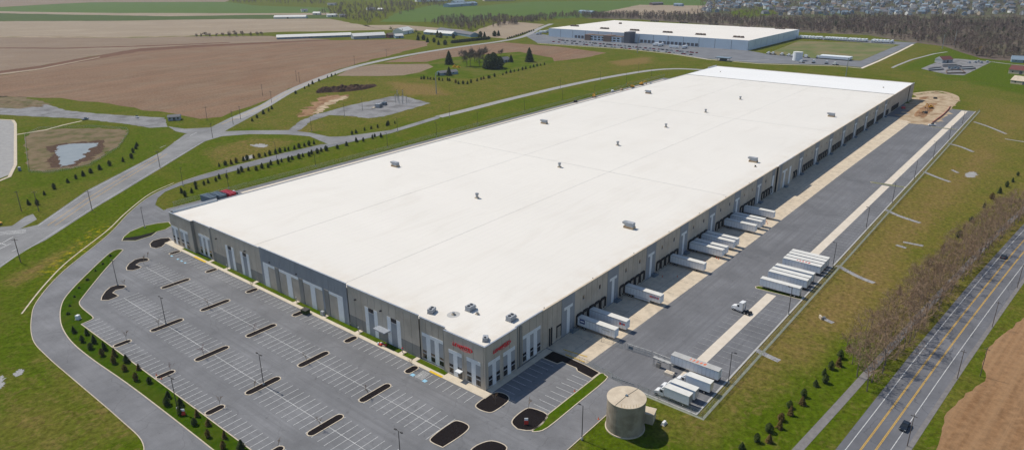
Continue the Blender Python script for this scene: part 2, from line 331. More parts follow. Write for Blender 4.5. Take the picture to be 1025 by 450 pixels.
# white roofing membrane: welded sheet seams, dust and ponding stains
def membrane(name, c, stain, seam=0.12):
    m, nt, b = base_mat(name, 0.75, 0, 0.3); p = coords(nt)
    big = noise(nt, coords(nt, (1, 0.4, 1)), 0.03, 5, lo=0.3, hi=0.7); col = mix(nt, big, c, tuple(x*0.95 for x in c))
    st = noise(nt, coords(nt, (0.25, 1, 1)), 0.09, 6, lo=0.52, hi=0.8, dist=1.0); col = mix(nt, math_(nt, 'MULTIPLY', st, stain), col, (0.60, 0.545, 0.47))
    sx = N(nt, 'ShaderNodeSeparateXYZ'); nt.links.new(p, sx.inputs[0])
    # dust gathers along the two low edges of the roof
    ex = math_(nt, 'MAXIMUM', math_(nt, 'SUBTRACT', 1.0, math_(nt, 'DIVIDE', sx.outputs[0], 14.0)), math_(nt, 'SUBTRACT', 1.0, math_(nt, 'DIVIDE', sx.outputs[1], 12.0)))
    ex = math_(nt, 'MULTIPLY', math_(nt, 'MAXIMUM', ex, 0.0), noise(nt, p, 0.18, 5, lo=0.35, hi=0.75)); col = mix(nt, math_(nt, 'MULTIPLY', ex, stain*1.2), col, (0.52, 0.40, 0.27))
    fr = math_(nt, 'FRACT', math_(nt, 'DIVIDE', sx.outputs[1], 3.05)); ln = math_(nt, 'LESS_THAN', fr, 0.05)
    fx = math_(nt, 'FRACT', math_(nt, 'DIVIDE', sx.outputs[0], 30.5)); ln = math_(nt, 'MAXIMUM', ln, math_(nt, 'LESS_THAN', fx, 0.006))
    col = mix(nt, math_(nt, 'MULTIPLY', ln, seam), col, tuple(x*0.80 for x in c))
    nt.links.new(col, b.inputs['Base Color'])
membrane('roof_membrane', (0.785, 0.745, 0.685), 0.30, 0.42); membrane('roof_new', (0.855, 0.845, 0.83), 0.05, 0.10)
noisy('far_membrane', (0.76, 0.71, 0.65), (0.80, 0.76, 0.70), 0.02)
def mesh_wire(name, c, cover):
    m, nt, b = base_mat(name, 0.6, 0.3, 0.3); v = coords(nt); b.inputs['Base Color'].default_value = rgb(c)
    n = N(nt, 'ShaderNodeTexNoise'); n.inputs['Scale'].default_value = 9.0; nt.links.new(v, n.inputs['Vector'])
    nt.links.new(math_(nt, 'LESS_THAN', n.outputs['Fac'], cover), b.inputs['Alpha'])
mesh_wire('chain_link', (0.50, 0.54, 0.50), 0.43)

# ------------------------------------------------------------------ the ground
def lines(lo, hi, a, b, fine, grow=1.35):
    c = list(np.arange(a, b+1e-6, fine)); s = fine
    while c[-1] < hi: s *= grow; c.append(c[-1]+s)
    s = fine
    while c[0] > lo: s *= grow; c.insert(0, c[0]-s)
    return np.array(c)
gx = lines(-900, 6500, -110, 620, 5.0); gy = lines(-2500, 6500, -150, 420, 5.0)
X, Y = np.meshgrid(gx, gy, indexing='ij'); PX = X.ravel(); PY = Y.ravel()
sward = np.zeros((len(PX), 3)); sward[:, 0] = 0.62; sward[:, 1] = 0.12
def soft(poly, fall):
    x = PX; y = PY; ins = np.zeros(len(x), bool); dmin = np.full(len(x), 1e9); k = len(poly)
    for i in range(k):
        (x0, y0), (x1, y1) = poly[i][:2], poly[(i+1) % k][:2]
        with np.errstate(divide='ignore', invalid='ignore'):
            cr = ((y0 > y) != (y1 > y)) & (x < (x1-x0)*(y-y0)/((y1-y0) or 1e-9)+x0)
        ins ^= cr; dx, dy = x1-x0, y1-y0; t = np.clip(((x-x0)*dx+(y-y0)*dy)/(dx*dx+dy*dy+1e-9), 0, 1)
        dmin = np.minimum(dmin, np.hypot(x-x0-t*dx, y-y0-t*dy))
    s = np.where(ins, dmin, -dmin); return np.clip(0.5+s/(2*fall), 0, 1)
def tint(pxpoly, green=None, dry=None, yellow=None, fall=6.0):
    wgt = soft(GP(pxpoly), fall)
    for ch, v in ((0, green), (1, dry), (2, yellow)):
        if v is not None: sward[:, ch] = sward[:, ch]*(1-wgt)+v*wgt
tint([(560, 470), (975, 105), (960, 60), (1100, 90), (1100, 180), (860, 380), (780, 470)], 0.34, 0.28, None, 10)     # dormant field right of the yard
tint([(690, 400), (760, 345), (870, 240), (980, 150), (1025, 110), (1040, 140), (900, 280), (800, 370), (720, 440)], 0.24, 0.40, None, 10)
tint([(800, 330), (905, 225), (985, 150), (1010, 160), (930, 235), (840, 320)], 0.22, 0.75, None, 4)
tint([(560, 480), (600, 415), (660, 410), (760, 400), (850, 345), (880, 370), (800, 480)], 0.92, 0.0, None, 8)          # greener bank near the tank
tint([(735, 470), (800, 395), (850, 345), (875, 335), (870, 372), (800, 450), (790, 475)], 0.92, 0.0, None, 4)
tint([(640, 430), (700, 405), (770, 385), (740, 425), (700, 450)], 0.55, 0.35, None, 5)
tint([(890, 260), (985, 165), (1025, 125), (1060, 120), (1060, 190), (930, 290)], 0.42, 0.2, None, 8)
tint([(905, 80), (960, 95), (1025, 105), (1060, 130), (1060, 70), (900, 40), (860, 66)], 0.55, 0.16, None, 10)
tint([(0, 265), (60, 225), (130, 172), (175, 180), (110, 225), (40, 290), (0, 330)], 0.85, 0.02, 0.06, 5)               # left verge with dandelions
tint([(15, 288), (50, 270), (100, 240), (90, 236), (40, 262), (5, 280)], 0.45, 0.55, 0.0, 3)
tint([(0, 300), (40, 300), (80, 350), (140, 430), (150, 460), (-40, 470)], 0.80, 0.08, 0.0, 6)
tint([(0, 370), (40, 385), (90, 430), (60, 460), (-20, 460)], 0.55, 0.30, 0.0, 7)
tint([(36, 345), (60, 372), (110, 440), (140, 436), (90, 385), (50, 340)], 0.50, 0.42, 0.0, 4)
tint([(0, 335), (30, 335), (36, 355), (0, 375)], 0.85, 0.0, 0.0, 4)
tint([(20, 200), (130, 170), (185, 135), (180, 125), (20, 130)], 0.75, 0.05, None, 6)
tint([(0, 185), (30, 215), (20, 240), (0, 240)], 0.6, 0.1, None, 5)
tint([(160, 165), (240, 128), (320, 130), (300, 150), (190, 180)], 0.78, 0.10, None, 5)
tint([(205, 150), (250, 138), (300, 140), (260, 158), (215, 165)], 0.55, 0.45, None, 5)
tint([(160, 205), (330, 140), (640, 75), (600, 95), (400, 150), (230, 200)], 0.70, 0.05, None, 5)
tint([(230, 125), (300, 92), (345, 78), (440, 78), (560, 62), (690, 62), (620, 74), (430, 116), (330, 130)], 0.58, 0.26, None, 10)
tint([(390, 82), (430, 85), (450, 95), (405, 95)], 0.3, 0.8, None, 8)
tint([(610, 62), (650, 57), (650, 63), (622, 66)], 0.3, 0.9, None, 6)
tint([(255, 132), (300, 125), (335, 128), (300, 135)], 0.5, 0.4, None, 5)
tint([(830, 60), (905, 50), (940, 55), (910, 66), (880, 66)], 0.5, 0.2, None, 8)
tint([(905, 66), (950, 48), (1010, 60), (1040, 75), (1040, 98), (985, 85)], 0.95, 0.0, None, 6)
tint([(42, 273), (72, 247), (97, 227), (110, 226), (88, 248), (55, 275)], 0.80, 0.1, 1.0, 4.0)
ny = len(gy); idx = np.arange(len(PX)).reshape(len(gx), ny)
quads = np.stack([idx[:-1, :-1], idx[1:, :-1], idx[1:, 1:], idx[:-1, 1:]], -1).reshape(-1, 4)
me = bpy.data.meshes.new('ground'); me.from_pydata(np.stack([PX, PY, PX*0], -1).tolist(), [], quads.tolist()); me.materials.append(M['grass'])
ca = me.color_attributes.new('sward', 'FLOAT_COLOR', 'POINT'); ca.data.foreach_set('color', np.c_[sward, np.ones(len(PX))].ravel())
obj('ground', me, kind='structure', label='open grass, green and dormant, around the warehouse')
ROUGH = {'field': 0.0035, 'dirt_track': 0.03, 'dirt_patch': 0.03, 'basin_floor': 0.015, 'basin_mud': 0.02, 'pond': 0.015, 'stone_patch': 0.06, 'gravel_lot': 0.004, 'gravel_pad': 0.006, 'earth_bank': 0.02}
def sheet(name, px, mat, z, label=None):
    pts = GP(px, z); am = ROUGH.get(name, 0.0)
    if am:      # ragged natural edge
        size = math.sqrt((max(p[0] for p in pts)-min(p[0] for p in pts))*(max(p[1] for p in pts)-min(p[1] for p in pts))); out = []; rj = random.Random(len(px)*31+int(z*1000))
        for a, b in zip(pts, pts[1:]+pts[:1]):
            L = math.hypot(b[0]-a[0], b[1]-a[1]); n = max(1, min(14, int(L/(size*0.03)))); nx, ny_ = -(b[1]-a[1])/(L or 1), (b[0]-a[0])/(L or 1)
            for i in range(n):
                t = i/n; o = rj.gauss(0, 1)*min(am*size, 0.12*L) if i else 0; out.append((a[0]+(b[0]-a[0])*t+nx*o, a[1]+(b[1]-a[1])*t+ny_*o, z))
        pts = out
    return struct(name, MB().face(pts), mat, label)
def wsheet(name, pts, mat, z, label=None): return struct(name, MB().face([(x, y, z) for x, y in pts]), mat, label)
sheet('field', [(-30, 97), (60, 98), (120, 106), (175, 114), (200, 119), (222, 117), (262, 102), (300, 86), (340, 69), (380, 58), (428, 46), (428, 41.5), (400, 39.5), (330, 40.5), (260, 44), (200, 47), (140, 51), (80, 62), (40, 70), (-30, 80)], 'plough_red', 0.03, 'large reddish ploughed field left of the county road')
sheet('field', [(-30, 80), (40, 70), (80, 62.5), (140, 51.5), (200, 47.4), (260, 44.3), (330, 40.5), (330, 39.6), (260, 42.6), (200, 45), (140, 48.6), (80, 58.5), (40, 66), (-30, 75)], 'margin_red', 0.035, 'dark red soil margin across the ploughed field')
sheet('field', [(-30, 77.2), (40, 68.5), (100, 56.8), (100, 57.6), (40, 69.8), (-30, 78.8)], 'stubble_tan', 0.05, 'pale track along the red soil margin')
sheet('field', [(-30, 37), (130, 38), (200, 36.5), (262, 36), (330, 39.6), (260, 42.6), (200, 45), (140, 48.6), (80, 58.5), (40, 66), (-30, 75)], 'plough_grey', 0.03, 'grey-brown field above the reddish ploughed field')
sheet('field', [(-30, 47.5), (60, 48), (150, 45.5), (230, 42.3), (230, 43), (150, 46.5), (60, 49), (-30, 48.5)], 'margin_red', 0.045, 'dark furrow line across the grey-brown field')
sheet('field', [(-30, 21.5), (120, 21), (220, 19.3), (330, 19), (362, 25), (385, 30), (270, 32.5), (190, 36), (120, 37.3), (-30, 36.5)], 'stubble_tan', 0.03, 'tan stubble field behind the long white barn')
sheet('field', [(-30, 36.7), (120, 37.4), (190, 36.1), (190, 36.3), (120, 37.8), (-30, 37.1)], 'pale_dirt', 0.045, 'pale dry strip along the tan field')
sheet('field', [(-30, 11), (-30, 9.5), (40, 5), (90, 2.6), (225, 2), (260, 6), (330, 8), (330, 13), (260, 13.5), (100, 13)], 'far_green', 0.03, 'green wheat field at the upper left')
sheet('field', [(-30, 11), (100, 13), (260, 13.5), (330, 13), (330, 15.2), (260, 15), (170, 16.5), (60, 14.6), (-30, 13)], 'stubble_tan', 0.03, 'narrow tan strip between the green fields')
sheet('field', [(-30, 13), (60, 14.6), (170, 16.5), (260, 15), (330, 15.2), (345, 18.5), (220, 19.3), (120, 21), (-30, 21.5)], 'far_dark_green', 0.03, 'dark green strip field at the upper left')
sheet('field', [(-40, 9.5), (40, 5), (90, 2.6), (225, 2), (240, -6), (-60, -6)], 'plough_grey', 0.03, 'far brown field at the top left')
sheet('field', [(384, 62.5), (430, 52), (470, 46), (505, 42.5), (560, 47), (607, 53), (585, 58), (555, 61.5), (520, 60), (440, 62)], 'plough_red', 0.03, 'red-brown field between the county road and the farmhouse lawn')
sheet('field', [(337, 76), (350, 69), (375, 64.5), (432, 64), (434, 67.5), (425, 71.5), (405, 75.5), (380, 76.3)], 'plough_grey', 0.03, 'small tan field beside the farmhouse lawn')
sheet('field', [(468, 35.5), (480, 29), (505, 21), (545, 24.5), (530, 31.5), (508, 39)], 'stubble_tan', 0.03, 'tan field behind the grey farm sheds')
sheet('field', [(362, 25.5), (400, 25), (470, 30.5), (440, 31.5), (385, 30)], 'stubble_tan', 0.03, 'narrow tan field behind the farm')
sheet('field', [(380, 22), (400, 12), (440, 4), (480, 6), (530, 2), (700, 0), (720, 8), (560, 19), (500, 15), (470, 22)], 'far_green', 0.03, 'green pasture at the top centre')
sheet('field', [(600, 13), (640, 5), (720, 6), (700, 14), (650, 16)], 'stubble_tan', 0.04, 'bare building plot beyond the far warehouse')
sheet('lawn', [(728, 13), (742, 9.5), (772, 9), (778, 14), (752, 18), (735, 17)], 'far_lawn', 0.04, 'bright lawn among the far houses')
sheet('lawn', [(755, 8), (775, 5.5), (778, 10), (768, 12)], 'far_lawn', 0.05, 'small lawn among the far houses')
sheet('lawn', [(400, 76.3), (420, 72.5), (434, 67), (425, 62.5), (445, 58), (520, 52), (553, 58), (555, 62.5), (530, 68.5), (500, 74.5), (470, 79), (440, 77.5)], 'far_lawn', 0.05, 'green lawn around the farmhouse')
sheet('field', [(935, 470), (937, 450), (945, 417), (966.5, 393), (986, 381), (983, 364), (988, 350), (1003, 335), (1030, 314), (1060, 290), (1180, 330), (1120, 480)], 'stubble_near', 0.03, 'brown stubble field across the highway at the lower right')
sheet('lawn', [(770, 53), (800, 41), (897, 44.5), (893, 47.5), (862, 60.5), (840, 60.3), (770, 54.8)], 'meadow', 0.05, 'mown lawn beside the far warehouse')
for i, (px, mt) in enumerate([([(297, 117.5), (308, 107), (325, 95), (350, 95.5), (335, 101), (318, 109), (312, 116)], 'dirt'), ([(313, 113), (325, 103), (346, 96), (349, 97.5), (330, 105), (319, 114)], 'pale_dirt')]):
    sheet('dirt_track', px, mt, 0.03+0.01*i, ['orange dirt patch below the soil heap', 'pale dirt strip beside the orange patch'][i])
sheet('gravel_pad', [(288, 131), (300, 121.5), (316, 114.5), (330, 111), (348.7, 105.8), (392, 96.4), (404.6, 96.4), (431, 103.4), (384.4, 116.7), (369, 118.5), (350, 116.3), (330, 115.3), (312, 121), (297, 132)], 'gravel', 0.04, 'grey gravel pad of the electrical yard with its curved lane')
sheet('gravel_lot', [(-20, 107), (20, 109), (46, 104.5), (66, 110.5), (101, 114), (165, 118), (168, 127), (150, 128), (130, 124.5), (75, 118.5), (-20, 114)], 'gravel', 0.035, 'grey gravel lot beside the ploughed field')
sheet('earth_bank', [(-20, 96), (25, 97), (50, 104), (46, 108), (20, 109.5), (-20, 107)], 'basin_soil', 0.03, 'brown earth bank at the left edge')
sheet('yard_pavement', [(-30, 119), (12, 120.5), (14, 124), (14, 165), (9, 175), (-30, 190)], 'pale_lane', 0.05, 'grey paved yard at the left edge')
struct('kerb_strip', MB().path(GP([(-30, 118), (13, 120.5), (15.5, 124), (15.5, 165), (9.5, 177), (-30, 193)]), 0.9, 0.9, 0.0, 0.2), 'kerb_concrete', 'cream kerb round the paved yard')
struct('footpath', MB().ribbon(GP([(15, 135), (46, 130), (62, 125.5), (82, 121)]), 1.0, 1.0, 0.05), 'kerb_concrete', 'cream footpath between yard and gravel lot')
sheet('basin_floor', [(25, 137), (40, 130), (90, 128), (126, 130), (128, 133), (118, 147), (90, 164), (50, 172), (30, 171)], 'basin_soil', 0.03, 'brown floor of the retention basin')
sheet('basin_mud', [(45, 147), (60, 144), (104, 140), (104, 150), (92, 160), (70, 167), (52, 168), (47, 160), (54, 155)], 'dark_soil', 0.05, 'dark mud round the pond')
sheet('pond', [(58, 146), (72, 144), (98, 143), (97, 146.5), (89, 149), (90, 152), (83, 154), (86, 157), (76, 161), (74, 164), (62, 167), (59.5, 162), (60, 157), (55, 153)], 'pond_water', 0.09, 'grey pond in the retention basin')
sheet('dirt_patch', [(900, 118), (905, 108), (914, 95), (938, 92.5), (952, 95), (959, 99), (957, 104), (945, 118), (934, 125), (915, 124)], 'pale_dirt', 0.085, 'sandy construction ground past the end of the warehouse')
sheet('dirt_patch', [(917, 116), (924, 107), (931, 103), (938, 103), (934, 110), (925, 118)], 'dirt', 0.10, 'dug orange soil on the construction ground')
sheet('dirt_patch', [(920, 97.5), (930, 96.5), (927, 99.5), (920, 100)], 'dirt', 0.10, 'small orange soil patch near the building corner')
sheet('wood_floor', [(765, 22), (860, 18), (1040, 22), (1045, 62), (1000, 60.5), (982, 58.5), (962, 52.5), (945, 46.5), (905, 41.5), (870, 35.5), (800, 32.3)], 'leaf_litter', 0.03, 'brown leaf litter under the far wood')
sheet('wood_floor', [(585, 18.5), (640, 19.8), (760, 28.3), (800, 31), (800, 23), (720, 16.5), (640, 14.5), (600, 15)], 'leaf_litter', 0.032, 'brown leaf litter under the tree belt')
sheet('treatment_pad', [(921.8, 68.8), (946.7, 58.7), (959, 59), (993, 61.8), (965, 75.5), (946.7, 74.5)], 'gravel', 0.05, 'gravel pad of the water works')
# ------------------------------------------------------------------ roads and pavements
def bez(pts, n=6):      # smooth a line through its points
    out = []; k = len(pts)
    for i in range(k-1):
        p0, p1, p2, p3 = (Vector(pts[max(i-1, 0)][:2]), Vector(pts[i][:2]), Vector(pts[i+1][:2]), Vector(pts[min(i+2, k-1)][:2]))
        for j in range(n):
            t = j/n; out.append(tuple(0.5*((2*p1)+(p2-p0)*t+(2*p0-5*p1+4*p2-p3)*t*t+(3*p1-p0-3*p2+p3)*t**3)))
    return out+[tuple(pts[-1][:2])]
ROAD_OUT = bez([(-92, 42), (-80, 46), (-74.4, 54), (-73.6, 70), (-73.7, 100), (-73.7, 122), (-72.6, 138), (-67.3, 155.7), (-60.5, 170), (-44.4, 190.9), (-15.3, 219.5), (7, 246), (27, 264.5), (52, 276.5), (80, 281.3), (125, 284.5)])
SITE = ROAD_OUT + [(152, 284.5), (160, 279), (212, 279), (205, 271.5), (168, 273.5), (92, 272.2), (58, 270.4), (44, 268.5), (33, 264), (25, 256), (19, 246), (17.5, 234), (22, 233.8), (560, 233.8), (560, 184), (552, 184), (552, -53.2), (27.3, -53.2), (27.3, -34.2), (-150, -34.2), (-150, 30)]
wsheet('parking_lot', SITE, 'lot_asphalt', 0.05, 'grey asphalt of the car park and drives round the warehouse')
wsheet('truck_yard', [(28, -34.0), (28, -53.0), (549, -53.0), (549, -17), (28, -17)], 'yard_asphalt', 0.058, 'grey asphalt truck yard along the docks')
wsheet('access_road', [(-150, -34.0), (27.8, -34.0), (27.8, -25.2), (-9, -25.2), (-12, -23), (-150, -23)], 'drive_asphalt', 0.058, 'asphalt access road to the truck yard')
wsheet('access_road', ROAD_OUT[3:]+[(125, 276), (92, 272.6), (58, 270.9), (45, 269.2), (33, 264.6), (25, 256), (19, 246), (15, 236), (2, 220), (-14, 206), (-24, 197), (-39.5, 181), (-52.4, 166.5), (-58, 157), (-62.2, 146), (-64.6, 136), (-65.9, 124), (-66, 108), (-65.2, 86), (-64.8, 54), (-66, 45), (-80, 36), (-92, 34)], 'drive_asphalt', 0.062, 'curving asphalt drive left of the car park')
wsheet('concrete_apron', [(30.2, -0.2), (488, -0.2), (488, -20.5), (430, -20.3), (300, -18.6), (160, -18.0), (56, -16.2), (30.2, -15.6)], 'concrete_apron', 0.07, 'cream concrete apron along the dock doors')
ap = MB()
for i in range(1, 38): ap.path([(30.2+i*12.2, -0.5), (30.2+i*12.2, -14.6)], 0.03, 0.03, 0.071, 0.074)
ap.path([(30.4, -8.0), (487, -8.0)], 0.03, 0.03, 0.071, 0.074)
ap.build('apron_joints', 'core_dark', bpy.data.objects['concrete_apron'])
STRIP = [(28.3, 113.6), (119.2, 286.3), (291, 464.5), (468, 548.5)]
for i, (a, b) in enumerate(STRIP):
    wsheet('concrete_strip', [(a, -41.0-0.006*(a-28)), (b, -41.0-0.006*(b-28)), (b, -44.3-0.008*(b-28)), (a, -44.3-0.008*(a-28))], 'concrete_strip', 0.07, 'cream concrete trailer-leg strip in the truck yard, %s length from the gate' % nth(i))
sheet('county_road', [(-25, 290), (0, 268), (22, 252), (46, 240), (96, 207.5), (124, 190.8), (165, 166), (202, 143.3), (217, 135.7), (262, 111), (262, 104.5), (230, 118), (212, 127), (185, 134.5), (161.8, 151.8), (86.7, 190.8), (37.5, 225), (20, 229), (-20, 233), (-60, 258)], 'county_asphalt', 0.05, 'wide county road with turning lanes on the left')
struct('county_road', MB().ribbon(bez(GP([(235, 118.8), (262, 107.5), (290, 91.5), (320, 78.8), (350, 68.3), (385, 60), (420, 53.2), (460, 47), (500, 41.6), (524, 36.5), (540, 28.5), (552, 24)])), 5.2, 5.2, 0.055), 'pale_lane', 'pale county road winding up through the fields')
sheet('side_road', [(168, 126.5), (185, 129), (214, 127.5), (222, 124), (226, 131), (210, 134.5), (188, 134), (176, 131.5)], 'county_asphalt', 0.057, 'side road mouth by the gravel lot')
sheet('site_entrance', [(200, 143), (218, 131.7), (250, 130.6), (288, 130.3), (310, 132.8), (330, 137), (345, 136.5), (391, 130.3), (440, 115.5), (440, 118.5), (391, 133.5), (347, 141.8), (330, 145), (321, 141.2), (310, 136.5), (288, 134.7), (250, 134.3), (222, 136.5)], 'county_asphalt', 0.066, 'pale drive from the county road to the warehouse')
struct('perimeter_drive', MB().ribbon(bez(GP([(439, 117), (470, 109.5), (500, 101.8), (530, 94.5), (560.7, 87.3), (595, 80), (627, 74.2), (655, 70.2), (680, 69), (712, 70.5)])), 4.3, 4.3, 0.055), 'pale_lane', 'pale perimeter drive behind the warehouse')
sheet('side_road', [(-20, 233), (20, 229), (37, 219.5), (33, 214), (25, 217), (12, 226), (-20, 229)], 'county_asphalt', 0.054, 'short side road at the left edge')
HW = [(-160, -71), (35.5, -87.8), (102.4, -93.2), (180, -100.6), (255, -108.8), (420, -130), (800, -190)]
HR = [(-160, -84), (46.5, -101.6), (113.6, -107.6), (190, -115.2), (262, -123.5), (425, -145), (805, -206)]
wsheet('highway', HW+HR[::-1], 'highway_asphalt', 0.05, 'highway with a yellow-lined centre lane at the lower right')
def along(f): return [(a[0]*(1-f)+b[0]*f, a[1]*(1-f)+b[1]*f) for a, b in zip(HW, HR)]
hm = MB(); hm.ribbon(bez(along(0.145)), 0.09, 0.09, 0.056); hm.ribbon(bez(along(0.80)), 0.09, 0.09, 0.056)
hm.build('edge_line', 'white_paint', bpy.data.objects['highway'])
ym = MB()
for f in (0.365, 0.585):
    for d in (-0.14, 0.14): ym.ribbon([(x, y+d) for x, y in bez(along(f))], 0.075, 0.075, 0.056)
ym.build('centre_line', 'yellow_paint', bpy.data.objects['highway'])
wsheet('shoulder', bez(along(0.86))+bez([(a[0], a[1]-1.3) for a in HR])[::-1], 'path_asphalt', 0.045, 'brown gravel shoulder of the highway')
struct('footpath', MB().ribbon(bez([(-60, -71.5), (29.3, -80.3), (63.4, -83.6), (100, -87), (180, -95), (260, -104), (420, -126), (600, -152)]), 1.15, 1.15, 0.05), 'path_asphalt', 'grey shared path between bare trees and highway')
cl = MB()
for off in (0.0, 3.6): cl.ribbon([(x+off*0.62, y-off*0.78) for x, y in [(-28, 256.2), (0, 284.5), (26, 308.0), (50, 329), (71, 347.5)]], 0.12, 0.12, 0.06)
cl.build('centre_line', 'yellow_paint', bpy.data.objects['county_road'])
wl = MB(); wl.ribbon(GP([(0, 266.3), (46, 237.8), (96, 205.8), (165, 164.5), (214, 135.5)]), 0.1, 0.1, 0.06); wl.ribbon(GP([(38, 226), (86, 193), (160, 153.5)]), 0.1, 0.1, 0.06)
for y0 in (231.2, 232.4, 233.6): wl.ribbon(GP([(-5, y0+1.8), (8, y0+.4), (26, y0-1)]), 0.22, 0.22, 0.06)
for a, b in [((0, 244.5), (13, 237)), ((0, 249), (11, 243.5)), ((160, 148), (166, 145.5)), ((174, 142.5), (180, 139.8)), ((190, 136), (197, 132.5)), ((12, 251.5), (17, 249)), ((0, 243), (6, 245))]: wl.ribbon(GP([a, b]), 0.18, 0.18, 0.06)
wl.build('lane_marking', 'white_paint', bpy.data.objects['county_road'])
yl = MB(); yl.ribbon(bez(GP([(222, 124.5), (262, 107), (290, 91.2), (320, 78.6), (350, 68.2)])), 0.18, 0.18, 0.062); yl.build('centre_line', 'yellow_paint', bpy.data.objects['county_road'])
# kerbs of the drive and the yard
kb = MB(); kb.path(ROAD_OUT, 0.22, 0.0, 0.0, 0.16); struct('kerb', kb, 'kerb_concrete', 'cream kerb on the outer side of the drive')
kb = MB(); kb.path([(-150, -34.2), (27.4, -34.2)], 0, 0.22, 0, 0.16); struct('kerb', kb, 'kerb_concrete', 'cream kerb beside the tank lawn')
kb = MB(); kb.path([(27.4, -34.4), (27.4, -53.3), (552, -53.3)], 0, 0.55, 0, 0.17); struct('kerb', kb, 'grey_kerb', 'grey kerb round the truck yard')
kb = MB(); kb.path([(19, 233.9), (560, 233.9)], 0.3, 0, 0, 0.16); struct('kerb', kb, 'grey_kerb', 'grey kerb of the rear trailer lot')
struct('rear_strip', MB().rect(58, 549, 227.4, 229.9, 0.06), 'concrete_strip', 'cream concrete strip in the rear trailer lot')
struct('rear_strip', MB().rect(2, 549, 186.6, 189.4, 0.06), 'concrete_strip', 'cream concrete footing strip behind the warehouse')
struct('footpath', MB().ribbon(bez([(-68.4, 162.3), (-55.1, 181.5), (-39.2, 201.0), (-13.2, 226), (4, 245.5), (26, 267), (44, 276.5)]), 0.28, 0.28, 0.03), 'kerb_concrete', 'cream path beside the curving drive')
# raised planting islands
def ring(o, poly, kerbmat, w=0.30, z=0.16): return MB().path(poly, w*0.5, w*0.5, 0.03, z, closed=True).build('kerb', kerbmat, o)
def island(name, label, poly, fill, kerbmat='kerb_concrete', group=None):
    cx = sum(p[0] for p in poly)/len(poly); cy = sum(p[1] for p in poly)/len(poly)
    loc = [(x-cx, y-cy) for x, y in poly]
    o = thing(name, label, 'traffic island', (cx, cy, 0), 0, group); MB().prism(loc, 0.03, 0.13).build({'mulch': 'mulch_bed', 'lawn': 'turf', 'lawn_dark': 'turf'}[fill], fill, o); ring(o, loc, kerbmat); return o
def capsule(x0, x1, yc, hw, n=5):
    out = []
    for i in range(n+1): t = -math.pi/2+math.pi*i/n; out.append((x1-hw+hw*math.cos(t), yc+hw*math.sin(t)))
    for i in range(n+1): t = math.pi/2+math.pi*i/n; out.append((x0+hw+hw*math.cos(t), yc+hw*math.sin(t)))
    return out
ROWS = {'A': (-27.1, -15.7, [24.0, 53.6, 83.1, 113.2, 143.0]), 'B': (-45.5, -34.0, [-7.0, 22.9, 53.0, 82.2, 112.3]), 'C': (-57.9, -52.2, [-5, 24.0, 52.9, 81.8, 111.6]), 'F': (-8.7, -3.75, [24.8, 54.2, 83.5, 113.6, 143.6, 174.2])}
RN = {'A': 'second parking row', 'B': 'third parking row', 'C': 'row by the shrub strip', 'F': 'row by the front walk'}
for r, (x0, x1, ys) in ROWS.items():
    for i, y in enumerate(ys):
        o = island('parking_island', 'narrow black mulch island, %s, %s from near end' % (RN[r], nth(i)), capsule(x0, x1, y, 1.3 if r != 'C' else 1.2), 'mulch', group='mulch islands in the car park')
def pz(x0, y0, s, pts): return [tuple(G(x0+a/s, y0+b/s)[:2]) for a, b in pts]
island('parking_island', 'hooked black mulch island at the left end of the second row', pz(50, 240, 4.5, [(347, 137), (344, 126), (356, 108), (382, 90), (410, 82), (438, 82), (447, 90), (438, 96), (405, 102), (388, 112), (412, 122), (404, 129), (372, 138)]), 'mulch')
island('parking_island', 'hooked black mulch island at the left end of the third row', pz(50, 240, 4.5, [(231, 272), (234, 256), (250, 232), (272, 213), (300, 204), (334, 204), (343, 211), (330, 220), (298, 226), (283, 238), (310, 252), (298, 259), (264, 272)]), 'mulch')
island('parking_island', 'broad black mulch island at the near end of the second row', bez([(-26.6, -8.6), (-26.9, -4.6), (-25, -3.3), (-18, -3.1), (-16, -4), (-15.6, -7.2), (-17, -8.7), (-21, -9.0), (-26.6, -8.6)], 3)[:-1], 'mulch')
island('parking_island', 'round-ended black mulch island cut by the bottom edge of the photo', bez([(-27, -21.5), (-26.5, -17), (-22, -14.8), (-17.5, -16), (-16, -18.5), (-16.2, -21.5), (-19, -22.4), (-25, -22.6), (-27, -21.5)], 3)[:-1], 'mulch')
island('parking_island', 'black mulch island at the corner of the front walk', bez([(-8.5, -5.5), (-8.2, -3.6), (-6.6, -2.75), (-1, -2.75), (1.4, -4.2), (1.6, -7.2), (-0.6, -9.0), (-6.4, -9.0), (-8.0, -7.9), (-8.5, -5.5)], 3)[:-1], 'mulch')
island('parking_island', 'black mulch bed with a red and white sign at the lawn tip', bez([(-8.6, -19), (-7.6, -16.2), (-5, -15.1), (-0.5, -15.1), (1.2, -16.4), (1.5, -21.4), (-2.5, -22.6), (-6.8, -22.2), (-8.6, -19)], 3)[:-1], 'mulch')
island('planting_strip', 'green lawn strip between side car park and access road', bez([(1.7, -21.55), (12, -21.6), (23.8, -21.7), (28.4, -21.9), (28.2, -23.6), (26, -25.0), (10, -25.0), (-3, -24.9), (-6.3, -23.6), (-6.6, -22.5), (-2.5, -22.8), (1.7, -21.55)], 3)[:-1], 'lawn')
island('planting_strip', 'zigzag black mulch bed between side car park and dock apron', [(24.3, -2.8), (24.4, -8.4), (26.2, -9.0), (26.1, -14.4), (25.0, -15.6), (24.3, -21.3), (28.3, -21.5), (29.2, -16), (29.8, -8), (29.8, -2.8)], 'mulch')
